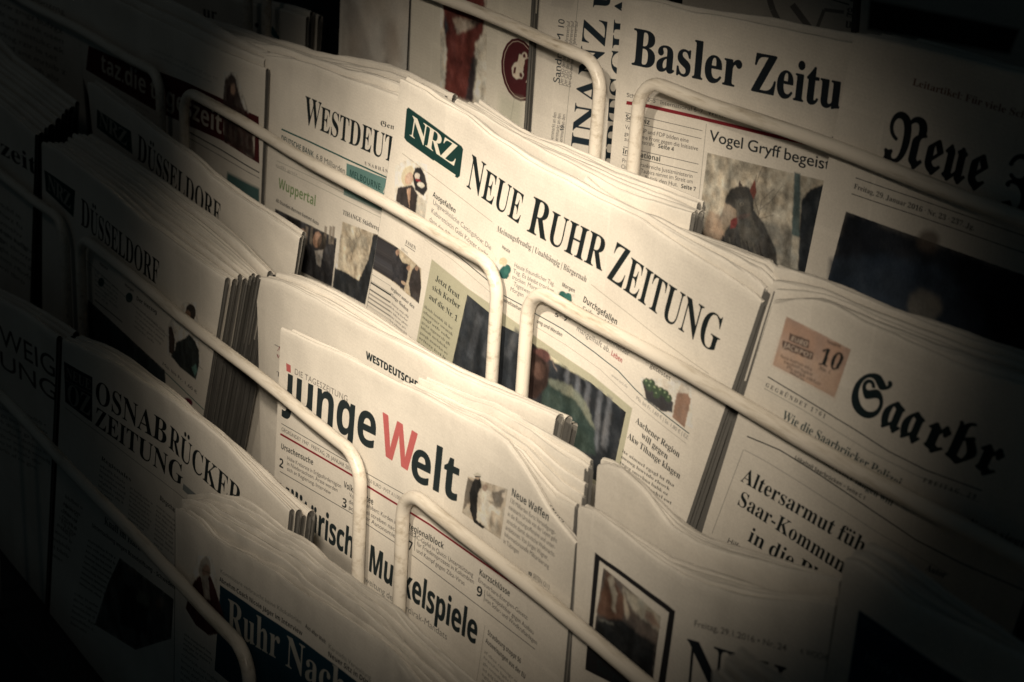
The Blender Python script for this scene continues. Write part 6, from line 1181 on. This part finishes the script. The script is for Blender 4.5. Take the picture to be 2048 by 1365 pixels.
R_ = [(1178, 1000), (1204, 1012), (1238, 1036), (1290, 1070), (1341, 1104), (1392, 1122), (1440, 1136), (1477, 1146), (1540, 1168), (1600, 1186), (1690, 1200)]
stack('c', F_, R_, (1142, 1300), (1650, 1350), .032, 5, P, m_,
      ('newspaper with a thick black frame around a picture, right of the red letter paper', 'newspapers with the black framed picture'),
      'papers with the black framed picture', seed=39, wave=.0030, own=.0020, nu=48, edge=.0012, n_off=.014)
F_ = [(1191, 931), (1204, 928), (1238, 940), (1273, 970), (1307, 1013), (1341, 1054), (1392, 1083), (1443, 1104), (1540, 1128), (1600, 1144), (1678, 1163)]
Pb = mkpage('c', F_, nf=-1.050, res=1.5); mb = Pb.material('blank wavy sheet')
R_ = [(1215, 918), (1238, 926), (1290, 966), (1315, 995), (1341, 1019), (1392, 1057), (1430, 1076), (1477, 1089), (1540, 1110), (1610, 1135), (1700, 1168)]
stack('c', F_, R_, (1187, 999), (1668, 1300), .040, 5, Pb, mb,
      ('wavy blank topped newspaper between the black framed paper and the lottery box paper', 'wavy blank topped newspapers'),
      'wavy blank topped papers at the lower right', seed=41, wave=.0036, own=.0018, nf=-1.050, nu=46, edge=.0014)
F_ = [(1692, 1115), (1719, 1121), (1760, 1152), (1815, 1200), (1883, 1236), (1960, 1272), (2048, 1319), (2160, 1380)]
P = mkpage('c', F_, res=3, skew=((1692, 1130), (1660, 1300)), seed=42, extra=[(1640, 1300)])
P.poly([(1719, 1220), (1883, 1337), (1990, 1400), (1940, 1600), (1690, 1400)], (.012, .040, .075)); T('NEW', (1728, 1322), (1782, 1356), 20, 'sans', (.10, .16, .2)); T('YORK', (1790, 1362), (1860, 1408), 20, 'sans', (.10, .16, .2)); P.body((1722, 1232), (1800, 1284), (1720, 1250), 2, col=(.10, .16, .2))
m_ = P.material('front page with navy panel')
R_ = [(1760, 1087), (1785, 1096), (1815, 1111), (1870, 1150), (1917, 1186), (1980, 1228), (2048, 1271), (2220, 1370)]
stack('c', F_, R_, (1660, 1300), (2140, 1500), .052, 4, P, m_,
      ('dark newspaper with a navy blue panel in the lower right corner', 'newspapers with the navy panel'), 'papers with the navy panel', seed=43, wave=.0026, own=.0016, nu=36)

# ---- two bundles with dark green badge and serif heading
def dus(F_, badge, bt, tb, h, seed, nf=None):
    global P
    P = mkpage('c', F_, nf=nf, res=3.8, seed=seed, skew=((84, 300), (83, 560)), extra=[])
    P.poly(badge, (.012, .045, .042), soft=1.3); T('NRZ', bt[0], bt[1], bt[2], 'serif', (.30, .30, .27), track=-.06)
    smallcaps('DÜSSELDORF', tb[0], tb[1], h)
F_ = [(84, 284), (118, 301), (168, 338), (225, 385), (283, 438), (337, 476), (404, 525), (450, 556)]
dus(F_, [(90, 340), (152, 382), (148, 435), (93, 382)], ((96, 378), (143, 420), 30), ((163, 449), (317, 573)), 46, 44)
P.poly([(177, 600), (330, 742), (332, 775), (310, 790), (175, 672)], (.03, .04, .045), soft=1.5)
P.body((190, 535), (240, 578), (190, 590), 6, a=.8); P.body((275, 610), (332, 660), (268, 655), 5, a=.85); T('Der Herzog', (273, 600), (314, 630), 8, 'bold'); T('Heute', (200, 530), (216, 542), 6, 'bold'); T('Morgen', (250, 572), (268, 586), 6, 'bold')
P.ell((203, 565), 6, 9, (.04, .08, .078)); P.ell((259, 596), 7, 10, (.04, .08, .078)); P.line([(190, 600), (245, 645)], 1.5); P.line([(172, 520), (406, 740)], .9, (.2, .2, .18))
P.ell((382, 625), 10, 17, (.035, .03, .028), -5); P.ell((376, 632), 6, 12, (.20, .13, .09)); P.poly([(337, 655), (343, 652), (350, 680), (348, 712), (338, 705)], (.06, .045, .04), 1, 2)
P.poly([(352, 685), (372, 676), (378, 668), (390, 682), (398, 700), (399, 726), (392, 760), (360, 735), (342, 712), (350, 700)], (.028, .034, .034), 1, 2)
P.poly([(383, 735), (392, 728), (396, 742), (390, 752)], (.10, .2, .18), 1, 2); T('Mo. bis Fr. 1,60 €', (325, 730), (395, 790), 6, 'sans'); P.line([(330, 745), (408, 820)], 1.6, (.03, .12, .11)); P.ell((376, 805), 10, 8, (.12, .02, .04), 30, soft=3)
P.photo([(368, 605), (394, 605), (402, 730), (394, 762), (335, 708), (335, 650)], 1, .4, 4); P.photo([(177, 600), (330, 742), (332, 775), (310, 790), (175, 672)], 2, .5, 7)
m_ = P.material('front page with dark green badge and serif heading')
R_ = [(192, 268), (230, 292), (270, 319), (337, 363), (404, 413), (441, 440), (500, 488), (559, 549)]
stack('c', F_, R_, (84, 600), (406, 828), .090, 10, P, m_,
      ('dim newspaper with green badge and serif heading, in front of the thick left stack', 'thick left stack with the green badge'),
      'papers of the thick left stack with the green badge', seed=45, wave=.0018, own=.0016, nu=44, n_off=.014, edge=.0007, jit=.003, leafs=4)
F_ = [(172, 164), (192, 174), (253, 219), (303, 259), (354, 296), (388, 320), (421, 351), (472, 388), (540, 432), (601, 474)]
dus(F_, [(192, 219), (260, 263), (263, 309), (192, 256)], ((196, 250), (253, 294), 28), ((272, 318), (440, 455)), 43, 46, nf=-1.110)
m_ = P.material('second front page with dark green badge')
R_ = [(200, 160), (260, 205), (310, 244), (360, 282), (392, 304), (430, 338), (480, 373), (548, 417), (612, 462)]
stack('c', F_, R_, (190, 330), (590, 540), .030, 4, P, m_,
      ('dim newspaper with green badge standing higher and behind the thick left stack', 'newspapers standing behind the thick left stack'),
      'papers standing behind the thick left stack', seed=47, wave=.0026, own=.0014, nf=-1.110, nu=44, edge=.0012)
F_ = [(-160, 90), (-60, 165), (0, 212), (40, 245), (70, 270)]
P = mkpage('c', F_, res=2.4, seed=48)
T('Die Rheinzeit', (-180, 205), (74, 352), 30, 'serif'); P.body((-100, 330), (60, 440), (-100, 420), 5); P.body((-30, 430), (70, 500), (-30, 520), 5)
m_ = P.material('dim front page with serif heading')
R_ = [(-70, 15), (0, 72), (34, 110), (101, 158), (160, 200)]
stack('c', F_, R_, (-160, 400), (62, 520), .090, 9, P, m_,
      ('very dim newspaper at the left edge, left of the thick green badge stack', 'newspapers at the left edge above the middle'),
      'papers at the left edge above the middle', seed=49, wave=.002, own=.0010, nu=30, leafs=1, fill=1.0, jit=.0012)

# ================================================================== ROW D
F_ = [(126, 677), (168, 697), (236, 732), (286, 764), (337, 797), (400, 843), (450, 888), (510, 952), (578, 1019)]
P = mkpage('d', F_, nf=-.872, res=3.8, skew=((126, 690), (118, 900)), seed=50, extra=[(90, 900)])
P.poly([(129, 723), (185, 755), (184, 845), (131, 804)], (.012, .020, .03), soft=1); T('NEUE', (133, 753), (182, 781), 19, 'serif', (.22, .22, .2)); T('OZ', (134, 803), (181, 834), 38, 'serif', (.22, .22, .2))
P.line([(131, 760), (184, 789)], 1, (.22, .22, .2))
T('OSNAB', (189, 802), (332, 893), 43); T('RÜCKER', (335, 895), (478, 1026), 44); T('ZEITUNG', (189, 850), (364, 974), 37)
P.line([(130, 815), (370, 1000)], 1, (.2, .2, .18)); P.body((200, 925), (255, 965), (195, 985), 6, style='serif'); T('Regionales', (202, 920), (262, 965), 8); P.body((260, 970), (305, 1005), (255, 1040), 8, style='serif')
P.body((312, 1006), (352, 1040), (306, 1090), 9, style='serif'); T('Bürgschaft', (318, 1000), (352, 1030), 9, 'bold'); P.poly([(366, 968), (392, 990), (390, 1004), (364, 980)], (.08, .12, .14), .8, 1.5)
T('Knall im Harz', (208, 1048), (280, 1103), 15); T('Untersuchung wegen Brandstiftung – Schweden', (184, 1054), (348, 1180), 8, 'bold')
P.body((178, 1074), (236, 1114), (158, 1170), 9, style='bold', a=.95, hfrac=.45); P.body((133, 985), (170, 1010), (96, 1110), 9, style='serif'); P.body((128, 1000), (160, 1030), (120, 1060), 5, style='bold')
P.poly([(239, 1117), (346, 1200), (341, 1278), (270, 1300), (190, 1250), (215, 1170)], (.085, .085, .08), soft=2); P.poly([(250, 1160), (300, 1200), (290, 1270), (240, 1250)], (.03, .03, .032), 1, 4); P.ell((262, 1150), 12, 14, (.17, .14, .11), 0, 1, 3); P.ell((318, 1205), 9, 12, (.15, .12, .10), 0, 1, 3); P.poly([(275, 1180), (300, 1190), (296, 1215), (272, 1205)], (.13, .13, .1), 1, 3); P.poly([(245, 1140), (280, 1150), (290, 1180), (250, 1170)], (.07, .07, .07), 1, 3)
P.body((150, 1180), (200, 1210), (140, 1250), 6, style='serif')
P.photo([(239, 1117), (346, 1200), (341, 1278), (270, 1300), (190, 1250), (215, 1170)], 3, .7, 8)
m_ = P.material('front page with navy badge and two line serif masthead')
R_ = [(168, 672), (236, 700), (300, 745), (337, 770), (371, 799), (408, 840), (440, 861), (480, 893), (530, 938), (580, 985), (633, 1028)]
stack('d', F_, R_, (112, 960), (560, 1200), .046, 5, P, m_,
      ('newspaper with navy badge and two-line serif masthead at the lower left', 'newspapers with the navy badge'),
      'papers with the navy badge at the lower left', seed=51, wave=.0024, own=.0020, nf=-.872, nu=44, edge=.0012, leafs=4)
F_ = [(-120, 545), (-60, 570), (0, 600), (40, 620), (84, 655), (112, 674)]
P = mkpage('d', F_, nf=-.874, res=3, seed=52)
T('BRAUNSCHWEIG', (-190, 570), (112, 760), 34, 'sans', (.05, .05, .05)); T('ER ZEITUNG', (-150, 640), (116, 808), 30, 'sans', (.05, .05, .05)); P.body((-60, 760), (100, 850), (-60, 870), 8)
m_ = P.material('dim front page with two line heading')
R_ = [(-100, 515), (0, 571), (50, 597), (101, 630), (160, 668)]
stack('d', F_, R_, (-120, 800), (104, 860), .046, 4, P, m_,
      ('very dim newspaper with two-line heading at the left edge, left of the navy badge paper', 'dim newspapers at the left edge below the middle'),
      'dim papers at the left edge below the middle', seed=53, wave=.0024, own=.002, nf=-.874, nu=26)
# ---- wavy stack with blue box
F_ = [(354, 1016), (375, 1020), (399, 1037), (426, 1070), (460, 1091), (494, 1105), (551, 1137), (612, 1184), (653, 1210), (704, 1246), (755, 1286), (800, 1327), (850, 1385), (960, 1500)]
P = mkpage('d', F_, res=3.8, skew=((354, 1030), (350, 1300)), seed=54, extra=[(330, 1200)])
P.poly([(445, 1169), (602, 1278), (760, 1400), (900, 1520), (880, 1700), (432, 1340)], (.010, .038, .062))
T('Ruhr', (458, 1258), (560, 1320), 62, 'serif', (.42, .41, .37)); T('Nachrichten', (572, 1330), (880, 1540), 60, 'serif', (.42, .41, .37))
T('Kommissare verbraucht keine Kilokalorien', (446, 1144), (604, 1249), 8, 'sans', (.2, .2, .18)); T('Aus aller Welt', (612, 1255), (652, 1289), 8, 'bold')
T('Abnehm-Coach Nicole Jäger im Interview', (444, 1161), (606, 1272), 9, 'bold'); T('Karstadts Verwaltung', (657, 1296), (740, 1362), 9, 'sans', (.2, .2, .18)); T('Neuer Sitz in Düsseldorf', (656, 1312), (770, 1398), 10, 'bold')
P.poly([(382, 1190), (392, 1162), (402, 1150), (425, 1150), (436, 1180), (450, 1225), (462, 1262), (420, 1270), (395, 1250), (374, 1215)], (.05, .018, .019), 1, 2)
P.ell((414, 1136), 12, 24, (.33, .31, .28), 5, soft=2); P.ell((416, 1142), 8, 14, (.27, .19, .15), 5, soft=2); P.poly([(405, 1150), (420, 1150), (424, 1200), (412, 1195)], (.3, .28, .25), .9, 2)
P.line([(408, 1140), (426, 1146)], 2, (.05, .05, .05), .8)
P.body((372, 1262), (430, 1305), (368, 1300), 4, style='bold'); P.body((366, 1300), (470, 1380), (360, 1400), 8)
P.photo([(400, 1110), (428, 1112), (465, 1262), (420, 1272), (372, 1215)], 1, .4, 5)
m_ = P.material('front page with blue masthead box')
R_ = [(392, 985), (440, 975), (487, 985), (520, 1004), (578, 1050), (612, 1068), (636, 1086), (660, 1116), (704, 1146), (735, 1170), (762, 1188), (800, 1217), (841, 1261), (909, 1316), (967, 1365), (1090, 1480)]
stack('d', F_, R_, (350, 1300), (930, 1700), .052, 10, P, m_,
      ('newspaper with a dark blue masthead box, in front of the very wavy stack', 'very wavy stack with the blue box'),
      'papers of the very wavy stack with the blue box', seed=55, wave=.0030, own=.0042, nu=110, edge=.0034, edgef=1.3, jit=.006, freq=1.3, fill=.62, n_off=.014, seed_wave=5, leafs=4)
F_ = [(1426, 1342), (1450, 1368), (1500, 1410), (1600, 1490), (1750, 1600)]
Pb = mkpage('d', F_, res=1.5); mb = Pb.material('blank folded edge')
R_ = [(1494, 1289), (1530, 1310), (1580, 1338), (1650, 1380), (1820, 1490)]
stack('d', F_, R_, (1420, 1500), (1740, 1800), .055, 7, Pb, mb,
      ('newspaper corner poking up at the bottom edge right of the black framed picture', 'fan of paper corners poking up at the bottom edge'),
      'paper corners poking up at the bottom edge', seed=57, wave=.003, own=.004, nu=30, edge=.002)
for o in (_fo,):
    SC.collection.objects.unlink(o); bpy.data.objects.remove(o)
